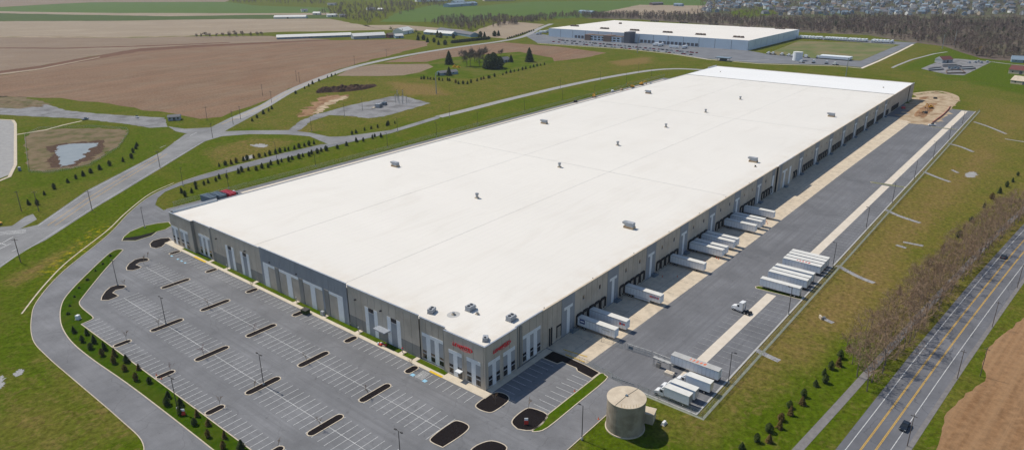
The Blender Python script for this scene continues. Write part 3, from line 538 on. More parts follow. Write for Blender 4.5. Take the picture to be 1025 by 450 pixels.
island('planting_strip', 'long green strip of evergreens between car park and curving drive', bez([(-18.9, 195.2), (-19.9, 197.5), (-24.4, 196.0), (-38.9, 181.1), (-51.8, 166.3), (-57.3, 157.1), (-61.5, 146), (-63.9, 136), (-65.3, 124), (-65.4, 108), (-64.6, 86), (-64.3, 57), (-64.3, 0), (-63.5, -10)], 4)+[(-58.2, -10), (-58.2, 136.6)]+bez([(-54.6, 137.4), (-53.4, 139.2), (-53, 148.7), (-52.0, 154.7), (-48.8, 159.6), (-35.3, 176.5), (-25.5, 188)], 4), 'lawn_dark')
island('planting_strip', 'small green island with mulch between drive and building corner', [tuple(G(x, y)[:2]) for x, y in [(122, 241), (124, 237), (130, 232), (143, 226.5), (158, 223.5), (169, 222.3), (172, 226), (166, 229.5), (157, 232), (152, 236), (136, 241)]], 'lawn')
island('parking_island', 'black mulch island at the left corner of the building', [tuple(G(x, y)[:2]) for x, y in [(150, 244), (153, 241), (161, 238.6), (169, 238), (171.5, 240), (166, 243.5), (162, 247), (156, 248.6), (151, 247.4)]], 'mulch')
MB().prism([tuple(G(x, y)[:2]) for x, y in [(122.5, 240.6), (125, 238.2), (140, 236), (156, 231.8), (151.5, 235.6), (136, 240.5)]], 0.13, 0.15).build('mulch_bed', 'mulch', None, kind='structure', label='black mulch at the front of the small green island')
# stall lines
def stalls(name, parent, x0, x1, ya, yb, pitch=2.74, mat='white_paint'):
    mb = MB(); n = int(round(abs(yb-ya)/pitch)); st = (yb-ya)/max(n, 1)
    for i in range(n+1): y = ya+i*st; mb.rect(x0, x1, y-0.07, y+0.07, 0.066)
    return mb.build(name, mat, parent)
PL = bpy.data.objects['parking_lot']
for r, ends in (('A', (-2.8, 168.0)), ('B', (-7, 146.0)), ('C', (-5, 136.0)), ('F', (0.5, 183.0))):
    x0, x1, ys = ROWS[r]; ys = sorted(ys); seg = []; prev = ends[0]
    for y in ys:
        if y-1.3 > prev+2: seg.append((prev, y-1.35))
        prev = y+1.35
    seg.append((prev, ends[1]))
    for a, b in seg: stalls('stall_lines', PL, x0+0.1, x1-(0.1 if r != 'F' else 0.3), a, b, mat='white_paint')
    if r in 'AB':
        mb = MB()
        for a, b in seg: mb.rect((x0+x1)/2-0.07, (x0+x1)/2+0.07, a, b, 0.069)
        mb.build('row_line', 'white_paint', PL)
def vstalls(y0, y1, xs, parent, mat='white_paint', z=0.066, w=0.065):
    mb = MB()
    for x in xs: mb.rect(x-w, x+w, min(y0, y1), max(y0, y1), z)
    return mb.build('stall_lines', mat, parent)
vstalls(-2.9, -8.2, [3.4+2.75*i for i in range(8)], PL); vstalls(-15.4, -21.2, [3.2+2.72*i for i in range(8)], PL)
mb = MB()
for i in range(7): mb.face([(-8.3, 18.3+i*0.45, 0.069), (-8.3, 18.45+i*0.45, 0.069), (-4.2, 18.9+i*0.45, 0.069), (-4.2, 18.75+i*0.45, 0.069)])
mb.build('hatching', 'white_paint', PL)
mb = MB()
for y in (22.4, 17.2): mb.rect(-8.6, -7.4, y-0.7, y+0.7, 0.07)
for y in (172.0, 166.6, 163.4, 160.3): mb.rect(-9.3, -8.5, y-1.0, y+0.2, 0.07)
mb.build('accessible_mark', 'blue_paint', PL)
TY = bpy.data.objects['truck_yard']
def skip(x): return not any(abs(x-c) < 3.2 for c in (116.4, 288.7, 466.3))
xs = [31+3.66*i for i in range(141) if skip(31+3.66*i)]
vstalls(-37.0, -40.8, [x for x in xs if x > 48], TY, 'faded_paint', 0.066, 0.06); vstalls(-45.2, -52.6, xs, TY, 'faded_paint', 0.066, 0.06)
vstalls(230.2, 233.4, [60+3.66*i for i in range(140)], PL, 'faded_paint', 0.056, 0.06)
for i, (a, b) in enumerate(((113.9, 119.0), (286.6, 290.8), (464.8, 467.8))):
    c = (a+b)/2; hw = [1.3, 0.8, 0.7][i]
    island('planting_strip', 'narrow grass divider across the truck yard, %s from the gate' % nth(i), [(c-hw, -36.8), (c, -36.0), (c+hw, -36.8), (c+hw+1, -53.1), (c-hw+1, -53.1)], 'lawn')
# front and side walks with grass beds
fw = MB(); fw.box(-3.65, -2.2, -3.0, 189, 0.03, 0.15); fw.box(-2.2, -0.6, -3.0, 8.5, 0.03, 0.15); fw.box(-0.1, 29.6, -2.65, -0.6, 0.03, 0.15); fw.box(24.5, 29.6, -0.6, -0.2, 0.03, 0.15)
for a, b in ((8.5, 14.6), (27.2, 28.8), (33.5, 35.2), (55.2, 57), (73.5, 75), (91, 92.8), (118.5, 120.2), (139, 141), (152, 153.5), (176, 189)): fw.box(-2.2, -0.1, a, b, 0.03, 0.15)
struct('sidewalk', fw, 'sidewalk_concrete', 'cream concrete walk along the warehouse front')
gb = MB(); beds = [(14.8, 27), (29, 33.3), (35.4, 55), (57.2, 73.3), (75.2, 90.8), (93, 118.3), (120.4, 138.8), (141.2, 151.8), (153.7, 175.8)]
for a, b in beds:
    MB().box(-2.15, -0.15, a, b, 0.03, 0.13).build('turf', 'lawn', bpy.data.objects['sidewalk'])
MB().box(-3.75, -2.9, 14.4, 19.8, 0.15, 0.17).build('kerb_marking', 'kerb_yellow', bpy.data.objects['sidewalk'])
MB().box(-3.75, -2.7, 153.5, 163, 0.15, 0.17).build('kerb_marking', 'kerb_yellow', bpy.data.objects['sidewalk'])
mb = MB(); mb.path([(30.5, -7.3), (30.5, -14.6)], 0.12, 0.12, 0.07, 0.24); mb.path([(32.6, -5.0), (33.6, -13.5)], 0.10, 0.10, 0.07, 0.2); struct('kerb', mb, 'kerb_yellow', 'yellow kerb at the near end of the dock apron')
# rock-lined drainage swales
SW = [[(757, 350), (769, 356), (780, 361)], [(838, 265.5), (850, 272), (862, 278), (875, 283)], [(886, 209.5), (900, 216), (921, 223)], [(925, 172), (937, 177), (951, 182)], [(949, 143.5), (962, 147), (974, 152)], [(975, 122), (990, 127), (1007, 134)], [(1006, 139), (1025, 142)], [(904, 242), (924, 246)], [(897, 245), (907, 248)], [(823, 318), (834, 323)], [(953, 170), (959, 173)]]
rk = MB(); SWN = ['near the gate', 'beside the parked trailers', 'below the middle of the yard', 'above the middle of the yard', 'far along the yard', 'at the far corner of the yard', 'at the right edge of the photo', 'long one standing alone in the field', 'short one beside the long one', 'with a pipe outlet near the bare trees', 'small one above a stone patch']
rock = MB()
for i in range(6): pass
def rockmesh(seed):
    rnd = random.Random(seed); m_ = MB(); v = []
    for z, r, k in ((0, 1.0, 5), (0.45, 0.75, 5)):
        for j in range(k): t = 2*math.pi*j/k+rnd.random()*0.6; v.append((r*math.cos(t)*(0.8+0.4*rnd.random()), r*math.sin(t)*(0.8+0.4*rnd.random()), z*(0.7+0.6*rnd.random())))
    m_.v = v; m_.f = [(5, 6, 7, 8, 9)]+[(j, (j+1) % 5, 5+(j+1) % 5, 5+j) for j in range(5)]; m_.m = [0]*6; return m_
RK = [rockmesh(i) for i in range(5)]
for i, line in enumerate(SW):
    pts = bez(GP(line), 4); wd = 1.1 if i < 6 else 0.9
    o = struct('swale', MB().ribbon(pts, wd, wd, 0.03), 'riprap', 'grey rock-lined swale '+SWN[i])
    mb = MB(); L = sum((Vector(b)-Vector(a)).length for a, b in zip(pts, pts[1:])); n = int(L*5)
    for k in range(n):
        j = random.randrange(len(pts)-1); t = random.random(); a = Vector(pts[j]); b = Vector(pts[j+1]); d = (b-a); nn = Vector((-d.y, d.x)).normalized(); q = a+d*t+nn*random.uniform(-wd, wd)
        s_ = random.uniform(0.12, 0.3); src = RK[k % 5]; base = len(mb.v); mb.v += [(q.x+x*s_, q.y+y*s_, 0.03+z*s_*1.2) for x, y, z in src.v]; mb.f += [tuple(base+c for c in f) for f in src.f]; mb.m += [0]*6
    s = mb.build('stones', 'riprap', o); s['kind'] = 'stuff'
sheet('stone_patch', [(966, 174.5), (970, 172), (976, 172), (978, 175), (974, 177.5), (968, 177.5)], 'pale_lane', 0.035, 'pale stone patch in the dormant field')
sheet('stone_patch', [(-10, 375), (3, 377), (6, 383), (2, 388), (-10, 392)], 'riprap', 0.035, 'grey stone patch at the left edge')
sheet('stone_patch', [(13, 374), (20, 369), (25, 369.5), (23, 373), (16, 377)], 'riprap', 0.035, 'small grey stone apron on the left lawn')
for i, px in enumerate([[(250, 145), (262, 144), (269, 145), (267, 147), (257, 147.5)], [(243, 158), (252, 155), (254, 158), (246, 160)]]): sheet('stone_patch', px, 'pale_lane', 0.035, ['pale stone pad on the lawn by the drive', 'pale stone outlet below the pad on the lawn'][i])
sheet('suburb_ground', [(690, 16), (700, 4), (715, -6), (1060, -6), (1060, 24), (860, 18.5), (768, 22)], 'suburb_ground', 0.028, 'gardens and verges of the far suburb')
# far warehouse lot
sheet('far_lot', [(524, 35), (535, 33), (553, 36), (560, 38), (552, 44.0), (538, 43)], 'far_asphalt', 0.045, 'paved corner of the far warehouse lot')
sheet('far_lot', [(537, 43), (552, 36), (748, 50.6), (770, 54.6), (840, 60.3), (862, 60.9), (893, 47.6), (905, 44), (912, 44.5), (900, 50.5), (863, 67.5), (840, 65.6), (760, 63.4), (708, 58.8), (673, 53.4), (630, 49)], 'far_asphalt', 0.05, 'grey paved lot in front of the far warehouse')
sheet('far_lot', [(798, 38.3), (800, 36.5), (850, 39), (918, 43), (910, 45.5), (860, 42.5)], 'far_asphalt', 0.048, 'truck lane behind the mown lawn')
struct('far_kerb', MB().ribbon(GP([(862, 68.6), (880, 61), (900, 51.6), (914, 44.5)]), 1.6, 1.6, 0.06), 'concrete_strip', 'pale kerb of the far truck lane')
struct('far_kerb', MB().ribbon(GP([(538, 43.6), (630, 49.6), (673, 54.2), (708, 59.6), (760, 64), (840, 66.4), (862, 68.4)]), 1.2, 1.2, 0.06), 'concrete_strip', 'pale kerb in front of the far lot')
struct('far_path', MB().ribbon(GP([(893, 68), (897, 66), (912, 60), (935, 54), (948, 52)]), 1.6, 1.6, 0.05), 'pale_lane', 'pale lane to the water works')
struct('far_path', MB().ribbon(GP([(655, 51), (690, 56), (712, 60), (745, 61), (770, 60)]), 1.6, 1.6, 0.055), 'pale_lane', 'pale walk across the far lot')
struct('far_path', MB().ribbon(GP([(993, 62), (1008, 64), (1030, 66)]), 1.6, 1.6, 0.05), 'pale_lane', 'pale lane to the houses at the right edge')
struct('construction_lane', MB().ribbon(bez(GP([(914, 94), (938, 91.5), (952, 94.5), (957, 99), (949, 108), (936, 122)])), 2.6, 2.6, 0.11), 'pale_dirt', 'pale haul road round the construction ground')
struct('added_fence_strip', MB().path([(26.6, -34.9), (26.6, -55.7), (556, -55.9)], 0.25, 0.55, 0.0, 0.05), 'added_fence_strip', 'pale grey-green strip added under the yard fence for its bright mesh')  # added strip: carries the paleness that the unlit fence mesh lacks
# ------------------------------------------------------------------ the warehouse
W = thing('warehouse', 'vast low warehouse with white roof, taupe panels and red wall signs', 'warehouse')
LX, LY, ZR = 581.5, 185.5, 14.0
MB().box(1.3, LX-0.3, 1.3, LY-0.3, 0.0, ZR-0.25).build('wall_core', 'core_dark', W)
rf = MB().box(0.62, 509.8, 0.26, LY-0.2, ZR-0.24, ZR).build('roof', 'roof_membrane', W)
rn = MB().box(510.0, LX-0.2, 0.2, LY-0.2, ZR-0.24, ZR+0.12).build('roof', 'roof_new', W, label='bright white newer end of the roof')
jm = [((175, 0.5), (175, LY-0.5)), ((342, 0.5), (342, LY-0.5)), ((2, 66.3), (509, 66.3)), ((2, 122.4), (509, 122.4))]
for a, b in jm: MB().path([a, b], 0.12 if a[0] == b[0] else 0.06, 0.12 if a[0] == b[0] else 0.06, ZR, ZR+0.03).build('expansion_joint', 'dingy_roof', rf)
MB().path([(509.9, 0.5), (509.9, LY-0.5)], 0.25, 0.25, ZR, ZR+0.35).build('parapet', 'grey_kerb', rn)
for i in range(7): MB().tube((30+i*28.4, 1.0, ZR), (30+i*28.4, 1.0, ZR+0.5), 0.12, 0.12, 6).build('vent_pipe', 'dark_metal', rf)
PM = {}
def part(name, mat, x0, x1, y0, y1, z0, z1, parent=W):
    key = (mat, round(x1-x0, 2), round(y1-y0, 2), round(z1-z0, 2))
    if key not in PM: PM[key] = MB().box(0, x1-x0, 0, y1-y0, 0, z1-z0).mesh(name, mat)
    o = obj(name, PM[key], parent); 
    o.location = (x0, y0, z0); return o
class Face:      # a wall face: 'f' looks along -X with a = Y, 's' looks along -Y with a = X; d = how far proud of the wall line
    def __init__(s, k): s.k = k
    def bx(s, name, mat, a0, a1, z0, z1, d0, d1, parent=W):
        if s.k == 'f': return part(name, mat, -d1, -d0, a0, a1, z0, z1, parent)
        return part(name, mat, a0, a1, -d1, -d0, z0, z1, parent)
FF, SS = Face('f'), Face('s')
def panels(F, a0, a1, top, d, mat='taupe_concrete', low=None, n=None, cap=True, z0=0.0):
    n = 2*n if n else max(1, int(round((a1-a0)/3.6))); st = (a1-a0)/n; zl = z0
    if low:
        for i in range(n): F.bx('wall_panel', 'dark_wainscot', a0+i*st+0.06, a0+(i+1)*st-0.06, 0, low, d-0.25, d+0.012)
        zl = low+0.06
    for i in range(n): F.bx('wall_panel', mat, a0+i*st+0.06, a0+(i+1)*st-0.06, zl, top, d-0.25, d)
    if cap: F.bx('coping', 'coping_metal', a0-0.02, a1+0.02, top, top+0.14, d-0.42, d+0.07)
def window(F, a0, a1, z0, z1, d, mull=True):
    w_ = F.bx('window', 'window_dark', a0, a1, z0, z1, d-0.05, d+0.02)
    def sub(nm, mt, b0, b1, y0, y1):
        o = F.bx(nm, mt, b0, b1, y0, y1, d+0.02, d+0.09); o.parent = w_; o.location = o.location-w_.location
    if mull: sub('mullion', 'spandrel_grey', a0, a1, (z0+z1)/2+0.25, (z0+z1)/2+0.6)
    sub('frame', 'spandrel_grey', a0, a1, z0-0.25, z0)
    if a1-a0 > 1.2: sub('frame', 'dark_metal', (a0+a1)/2-0.05, (a0+a1)/2+0.05, z0, (z0+z1)/2+0.25)
def tee(F, a0, a1, ztop, d, zb=0.25):
    c = (a0+a1)/2; h = 1.25
    F.bx('accent', 'accent_white', a0, a1, ztop-h, ztop, d, d+0.06); F.bx('accent', 'accent_white', c-0.85, c+0.85, zb, ztop-h-0.004, d, d+0.06)
    for b0, b1 in ((a0+0.1, c-0.87), (c+0.87, a1-0.1)):
        F.bx('spandrel', 'spandrel_grey', b0, b1, 4.0, ztop-h-0.004, d, d+0.03); window(F, b0, b1, 0.8, 3.95, d+0.02)
def triple(F, a0, a1, ztop, d):
    F.bx('accent', 'accent_white', a0, a1, ztop-1.15, ztop, d, d+0.06); w5 = (a1-a0)/5
    for i in range(5):
        b0, b1 = a0+i*w5, a0+(i+1)*w5
        if i % 2: F.bx('accent', 'accent_white', b0, b1, 0.3, ztop-1.154, d, d+0.06)
        else: F.bx('spandrel', 'spandrel_grey', b0+0.05, b1-0.05, 3.7, ztop-1.154, d, d+0.03); window(F, b0+0.05, b1-0.05, 0.8, 3.65, d+0.02)
def tallbay(F, a0, a1, d, canopy=False):
    F.bx('accent', 'accent_white', a0, a0+1.75, 0.2, 10.3, d, d+0.06); F.bx('accent', 'accent_white', a1-1.75, a1, 0.2, 10.3, d, d+0.06)
    F.bx('bay_panel', 'grey_concrete', a0+1.76, a1-1.76, 0.2, 8.75, d, d+0.03); window(F, a0+1.85, a1-1.85, 8.8, 10.25, d+0.02, False)
part('corner_post', 'taupe_concrete', -0.55, -0.06, -0.55, -0.06, 0, 14.45); part('coping', 'coping_metal', -0.62, -0.03, -0.62, -0.03, 14.45, 14.6)
# front, from the near corner to the left corner
panels(FF, 0.0, 15.9, 14.45, 0.55, n=2); panels(FF, 16.3, 27.2, 14.75, -0.35, n=2); FF.bx('pilaster', 'dark_wainscot', 15.92, 16.28, 0, 14.3, -0.6, 0.45)
panels(FF, 27.3, 62.0, 15.35, 0.0, low=4.3, n=5); panels(FF, 62.1, 114.8, 16.0, 0.3, mat='grey_concrete', n=8)
panels(FF, 114.9, 151.6, 15.35, 0.0, low=4.3, n=5); FF.bx('pilaster', 'dark_wainscot', 151.65, 152.6, 0, 14.9, -0.6, 0.1); panels(FF, 152.7, 166.6, 14.75, -0.35, n=2); panels(FF, 166.7, 185.5, 14.75, 0.9, n=2)
FF.bx('pilaster', 'dark_wainscot', 166.2, 166.68, 0, 14.8, -0.5, 0.85)
tee(FF, 8.6, 14.0, 8.9, 0.55); tee(FF, 1.2, 6.7, 8.9, 0.55); triple(FF, 17.2, 26.4, 9.8, -0.35)
for a, b in ((47, 53.3), (35.9, 42.2), (123.7, 130), (134.8, 141.1)): tallbay(FF, a, b, 0.0)
triple(FF, 154.3, 163.6, 9.8, -0.35); tee(FF, 170.6, 177.6, 8.9, 0.9); tee(FF, 179.4, 184.9, 8.9, 0.9)
rb = MB()
for i in range(59): a = 62.5+i*0.89; rb.box(-0.36, -0.3, a, a+0.3, 10.4, 15.9)
rb.build('ribs', 'grey_concrete', W)
for a0, a1, s0, s1 in ((102.8, 114.3, 110, 113.2), (90.1, 102.7, 94.9, 97.9), (76.0, 87.6, 80.4, 83.2), (64.4, 72.4, 64.6, 67.6)):
    b0, b1 = (105.2, 113.2) if a0 == 102.8 else ((90.2, 102.6) if a0 == 90.1 else ((76.1, 87.5) if a0 == 76.0 else (64.6, 72.3)))
    FF.bx('accent', 'accent_white', b0, b1, 9.2, 10.25, 0.3, 0.38); FF.bx('accent', 'accent_white', s0, s1, 0.2, 9.19, 0.3, 0.38)
    for c0, c1 in ((b0, s0-0.02), (s1+0.02, b1)):
        if c1-c0 > 1: FF.bx('infill_panel', 'taupe_concrete', c0+0.05, c1-0.05, 0.2, 9.19, 0.3, 0.33)
for a in (102.7, 87.6, 72.4): FF.bx('pilaster', 'dark_wainscot', a, a+2.4, 0.2, 10.3, 0.3, 0.5)
# entrance at the near corner, loading canopy, wall lights
dr = FF.bx('entrance_door', 'window_dark', 8.75, 10.0, 0.2, 2.7, 0.6, 0.68); FF.bx('canopy', 'accent_white', 8.3, 10.4, 3.0, 3.25, 0.6, 2.1)
FF.bx('canopy', 'coping_metal', 41.0, 46.6, 5.0, 5.35, 0.0, 2.6)
for a in (44.6, 57.5, 90.8, 108, 125.5, 147): FF.bx('wall_light', 'dark_metal', a, a+0.5, 11.2, 11.6, 0.0 if not 62 < a < 115 else 0.3, 0.7)
# dock side
panels(SS, 0.0, 14.2, 14.45, 0.55, n=2); SS.bx('pilaster', 'dark_wainscot', 14.22, 15.2, 0, 14.0, -0.5, 0.2); SS.bx('pilaster', 'dark_wainscot', 15.9, 16.9, 0, 14.0, -0.5, 0.35)
panels(SS, 14.3, 28.0, 14.35, 0.0, n=2); tee(SS, 0.8, 6.1, 8.9, 0.55); tee(SS, 7.6, 13.2, 8.9, 0.55); triple(SS, 17.7, 26.8, 9.8, 0.0)
TS = [42.2+28.4*k for k in range(7)]; TS2 = [277.6+29.05*k for k in range(8)]
def dock(F, a, d=0.0):
    o = F.bx('dock_door', 'door_grey', a-1.25, a+1.25, 1.25, 4.25, d, d+0.04)
    def sub(nm, mt, a0, a1, z0, z1, dd):
        s = F.bx(nm, mt, a0, a1, z0, z1, d+0.045, dd); s.parent = o; s.location = s.location-o.location
    sub('dock_seal', 'seal_black', a-1.75, a-1.26, 1.1, 4.7, 0.45); sub('dock_seal', 'seal_black', a+1.26, a+1.75, 1.1, 4.7, 0.45); sub('dock_seal', 'seal_black', a-1.25, a+1.25, 4.2, 5.05, 0.45)
    sub('dock_bumper', 'seal_black', a-1.0, a-0.6, 0.7, 1.2, 0.3); sub('dock_bumper', 'seal_black', a+0.6, a+1.0, 0.7, 1.2, 0.3)
def stair(a, d=0.0):
    mb = MB(); mb.box(a-0.2, a+1.9, -d-1.6, -d-0.1, 0.07, 1.2)
    for i in range(6): mb.box(a+1.9+i*0.28, a+2.18+i*0.28, -d-1.6, -d-0.3, 0.07, 1.05-i*0.17)
    st_ = mb.build('dock_stair', 'steel_blue', W)
    rl = MB()
    for x in (a-0.15, a+0.85, a+1.85): rl.tube((x, -d-1.55, 1.2), (x, -d-1.55, 2.3), 0.04, k=4)
    rl.tube((a+3.5, -d-1.55, 0.1), (a+3.5, -d-1.55, 1.2), 0.04, k=4); rl.tube((a-0.15, -d-1.55, 2.3), (a+1.85, -d-1.55, 2.3), 0.04, k=4); rl.tube((a+1.85, -d-1.55, 2.3), (a+3.5, -d-1.55, 1.2), 0.04, k=4); rl.build('handrail', 'dark_metal', st_)
    SS.bx('stair_door', 'spandrel_grey', a+0.3, a+1.3, 1.2, 3.4, d+0.07, d+0.11)
def teewall(t, d=0.06, wide=3.8, st=True, bar=True):
    SS.bx('wall_panel', 'grey_concrete', t-wide+0.06, t+wide-0.06, 0, 14.3, -0.25, d)
    if bar: SS.bx('accent', 'accent_white', t-2.45, t+2.45, 9.5, 10.55, d, d+0.07); SS.bx('accent', 'accent_white', t-0.85, t+0.85, 0.3, 9.49, d, d+0.07)
    else: SS.bx('accent', 'accent_white', t-1.3, t+1.3, 0.3, 10.5, d, d+0.07)
    if st: stair(t+1.0, d)
allT = TS+TS2
panels(SS, 28.05, 38.35, 14.3, 0.0, n=2, cap=False)
SS.bx('door_frame', 'seal_black', 35.5, 38.2, 1.2, 5.6, 0.0, 0.12); SS.bx('drive_door', 'door_grey', 35.9, 37.8, 1.2, 5.0, 0.12, 0.15)
for x in (31.4, 32.5): SS.bx('downpipe', 'dark_metal', x, x+0.3, 0.1, 6.5, 0.0, 0.4)
for k, t in enumerate(TS):
    teewall(t); b = (TS[k+1]-3.8) if k < 6 else 237.2
    panels(SS, t+3.8, b, 14.3, 0.0, n=3 if k < 6 else 2, cap=False)
    for j in range(5):
        if k == 6 and j > 3: continue
        dock(SS, t+6.5+3.8*j)
    for o_ in (9.1, 19.4):
        if k == 6 and o_ > 10: continue
        window(SS, t+o_-0.5, t+o_+0.5, 9.3, 10.8, 0.0, False)
teewall(232.6, 0.06, 2.2, False, False)
panels(SS, 237.3, 262.4, 15.0, 1.0, n=4); SS.bx('accent', 'accent_white', 243.8, 251.6, 9.4, 10.5, 1.0, 1.07); SS.bx('accent', 'accent_white', 246.4, 249.0, 0.3, 9.39, 1.0, 1.07); stair(249, 1.0)
SS.bx('accent', 'accent_white', 255.2, 258.0, 0.3, 10.5, 1.0, 1.07); SS.bx('pilaster', 'grey_concrete', 239, 242.5, 0, 14.9, 1.0, 1.05)
panels(SS, 262.5, TS2[0]-3.8, 14.3, 0.0, n=2, cap=False); dock(SS, 266); dock(SS, 270)
for k, t in enumerate(TS2):
    teewall(t); b = (TS2[k+1]-3.8) if k < 7 else 497
    panels(SS, t+3.8, b, 14.3, 0.0, n=3, cap=False)
    for j in range(5):
        if t+6.6+3.85*j < b-1.8: dock(SS, t+6.6+3.85*j)
    for o_ in (9.2, 19.8):
        if t+o_ < b-1: window(SS, t+o_-0.5, t+o_+0.5, 9.3, 10.8, 0.0, False)
panels(SS, 497.1, 566, 14.3, 0.0, n=9, cap=False); panels(SS, 566.1, LX, 14.75, 0.7, n=2)
for j in range(6): dock(SS, 506+4.2*j)
SS.bx('gutter_edge', 'tank_roof', 28.05, 237.2, 14.31, 14.44, -0.5, 0.14); SS.bx('gutter_edge', 'tank_roof', 262.5, 566, 14.31, 14.44, -0.5, 0.14)
# left and rear walls
part('wall_panel', 'taupe_concrete', 22, 560, LY-0.3, LY, 0, 14.1); part('coping', 'coping_metal', 22, 560, LY-0.35, LY+0.12, 14.1, 14.25)
part('wall_panel', 'taupe_concrete', 0.0, 22, LY-0.05, LY+0.25, 0, 15.1); part('coping', 'coping_metal', 0.0, 22, LY-0.12, LY+0.32, 15.1, 15.22)
part('wall_panel', 'taupe_concrete', 560, LX, LY-0.05, LY+0.25, 0, 15.3); part('wall_panel', 'taupe_concrete', LX-0.25, LX, 0.3, LY-0.3, 0, 14.35)
part('coping', 'kerb_concrete', LX-0.4, LX+0.1, 0.3, LY-0.3, 14.36, 14.5)
part('parapet_flashing', 'roof_new', 0.9, 22, LY-0.16, LY-0.125, ZR, 15.05); part('parapet_flashing', 'roof_new', 560, LX-0.5, LY-0.16, LY-0.125, ZR+.12, 15.2)
# wall signs in relief letters
def letters(word, mat, h, shear=0.3, depth=0.06):
    out = []; x = 0.0
    for ch in word:
        cu = bpy.data.curves.new('letter', 'FONT'); cu.body = ch; cu.size = h*1.38; cu.shear = shear; cu.extrude = depth; cu.offset = h*0.05; cu.resolution_u = 3
        o = bpy.data.objects.new('tmp', cu); C.objects.link(o); dg = bpy.context.evaluated_depsgraph_get(); me_ = bpy.data.meshes.new_from_object(o.evaluated_get(dg))
        bpy.data.objects.remove(o); wdt = max(v.co.x for v in me_.vertices)-min(0, min(v.co.x for v in me_.vertices)) if me_.vertices else h*0.4
        me_.materials.clear(); me_.materials.append(M[mat]); out.append((me_, x)); x += wdt*0.97+h*0.03
    return out, x
def wallsign(mw, label):
    ls, wd = letters('LENNOX', 'sign_red', 1.25); mw = mw @ Matrix.Scale(8.0/(wd*1.06), 4)
    ring_ = MB(); n = 28; cx, cy, rx, ry = wd*0.72, 0.52, wd*0.36, 0.98
    for i in range(n):
        t0 = 2*math.pi*i/n; t1 = 2*math.pi*(i+1)/n
        def th(t): return 0.07+0.13*max(0.0, math.cos(t))
        p = []
        for t, z in ((t0, -0.04), (t1, -0.04), (t0, 0.1), (t1, 0.1)):
            for k in (0, 1):
                r = 1-k*th(t)*0.8; p.append((cx+rx*r*math.cos(t), cy+ry*r*math.sin(t)+0.18*math.cos(t), z))
        ring_.face([p[4], p[6], p[7], p[5]]); ring_.face([p[0], p[2], p[6], p[4]]); ring_.face([p[1], p[5], p[7], p[3]])
    o = ring_.build('wall_sign', 'sign_red', W); o['label'] = label; o.matrix_local = mw
    for me_, x in ls: obj('letter', me_, o, loc=(x, 0, 0))
    return wd
mf = Matrix(((0, 0, -1, -0.72), (-1, 0, 0, 12.2), (0, 1, 0, 10.9), (0, 0, 0, 1)))
wallsign(mf, 'red lettered sign with an oval swoosh on the front wall')
ms = Matrix(((1, 0, 0, 2.9), (0, 0, -1, -0.72), (0, 1, 0, 10.9), (0, 0, 0, 1)))
wallsign(ms, 'red lettered sign with an oval swoosh on the side wall')
# ------------------------------------------------------------------ things on the roof
def roof_unit(name, label, x, y, s=1.0, rot=0.0, group='roof units', fans=2):
    o = thing(name, label, 'roof unit', (x, y, ZR), rot, group)
    MB().box(-1.5*s, 1.5*s, -1.1*s, 1.1*s, 0, 0.35).build('base_curb', 'galvanised', o)
    MB().box(-1.4*s, 1.4*s, -1.0*s, 1.0*s, 0.36, 1.7*s).build('casing', 'house_grey', o)
    MB().xprism([(1.4*s, 0.7*s), (2.2*s, 0.6*s), (1.4*s, 1.5*s)], -0.8*s, 0.8*s).build('intake_hood', 'galvanised', o)
    for i in range(fans): MB().tube((-0.75*s+1.3*s*i, 0, 1.7*s), (-0.75*s+1.3*s*i, 0, 1.7*s+0.16), 0.5*s, 0.5*s, 12).build('fan', 'dark_metal', o)
    return o
roof_unit('rooftop_unit', 'pale rooftop air unit nearest the front parapet, left of the vent stain', 5.9, 27.3, 0.9, 0.3)
roof_unit('rooftop_unit', 'pale rooftop air unit with two dark fans behind the vent stain', 14.7, 18.8, 1.0, 0.0)
roof_unit('rooftop_unit', 'pale rooftop air unit near the dock side parapet', 17.6, 4.5, 1.0, 0.0)
roof_unit('rooftop_unit', 'small pale rooftop box at the near corner above the signs', 3.4, 2.6, 0.75, 0.6, fans=1)
for i, (x, y, d) in enumerate(((113, 163.4, 'left of the roof, nearest the front'), (248.3, 163.2, 'left of the roof, second from the front'), (394.3, 163.4, 'left of the roof, farthest from the front'), (109.5, 16.1, 'on the dock side of the roof, nearest the front'), (240, 14.2, 'on the dock side of the roof beside a small vent'), (389.3, 15.7, 'on the dock side of the roof, farthest from the front'))):
    o = thing('air_handler', 'grey hooded air handler '+d, 'air handler', (x, y, ZR), R(90), 'hooded air handlers on the roof')
    MB().box(-2.2, 2.2, -1.3, 1.3, 0, 0.9).build('base_curb', 'pale_dirt', o); MB().box(-2.0, 1.2, -1.15, 1.15, 0.9, 2.6).build('casing', 'house_grey', o)
    MB().xprism([(1.2, 1.1), (2.9, 2.0), (2.9, 2.5), (1.2, 2.6)], -1.1, 1.1).build('intake_hood', 'galvanised', o)
for i, x in enumerate((99.7, 166.2, 226.4, 288.0, 349.6, 414)):
    o = thing('roof_vent', 'grey upright exhaust vent in the middle line of the roof, %s from the front' % nth(i), 'roof vent', (x, 92, ZR), 0, 'exhaust vents along the roof')
    MB().box(-0.8, 0.8, -0.8, 0.8, 0, 0.5).build('base_curb', 'tank_roof', o); MB().tube((0, 0, 0.5), (0, 0, 1.9), 0.62, 0.62, 12).build('stack', 'galvanised', o); MB().tube((0, 0, 1.95), (0, 0, 2.5), 0.95, 0.8, 12).build('cap', 'galvanised', o)
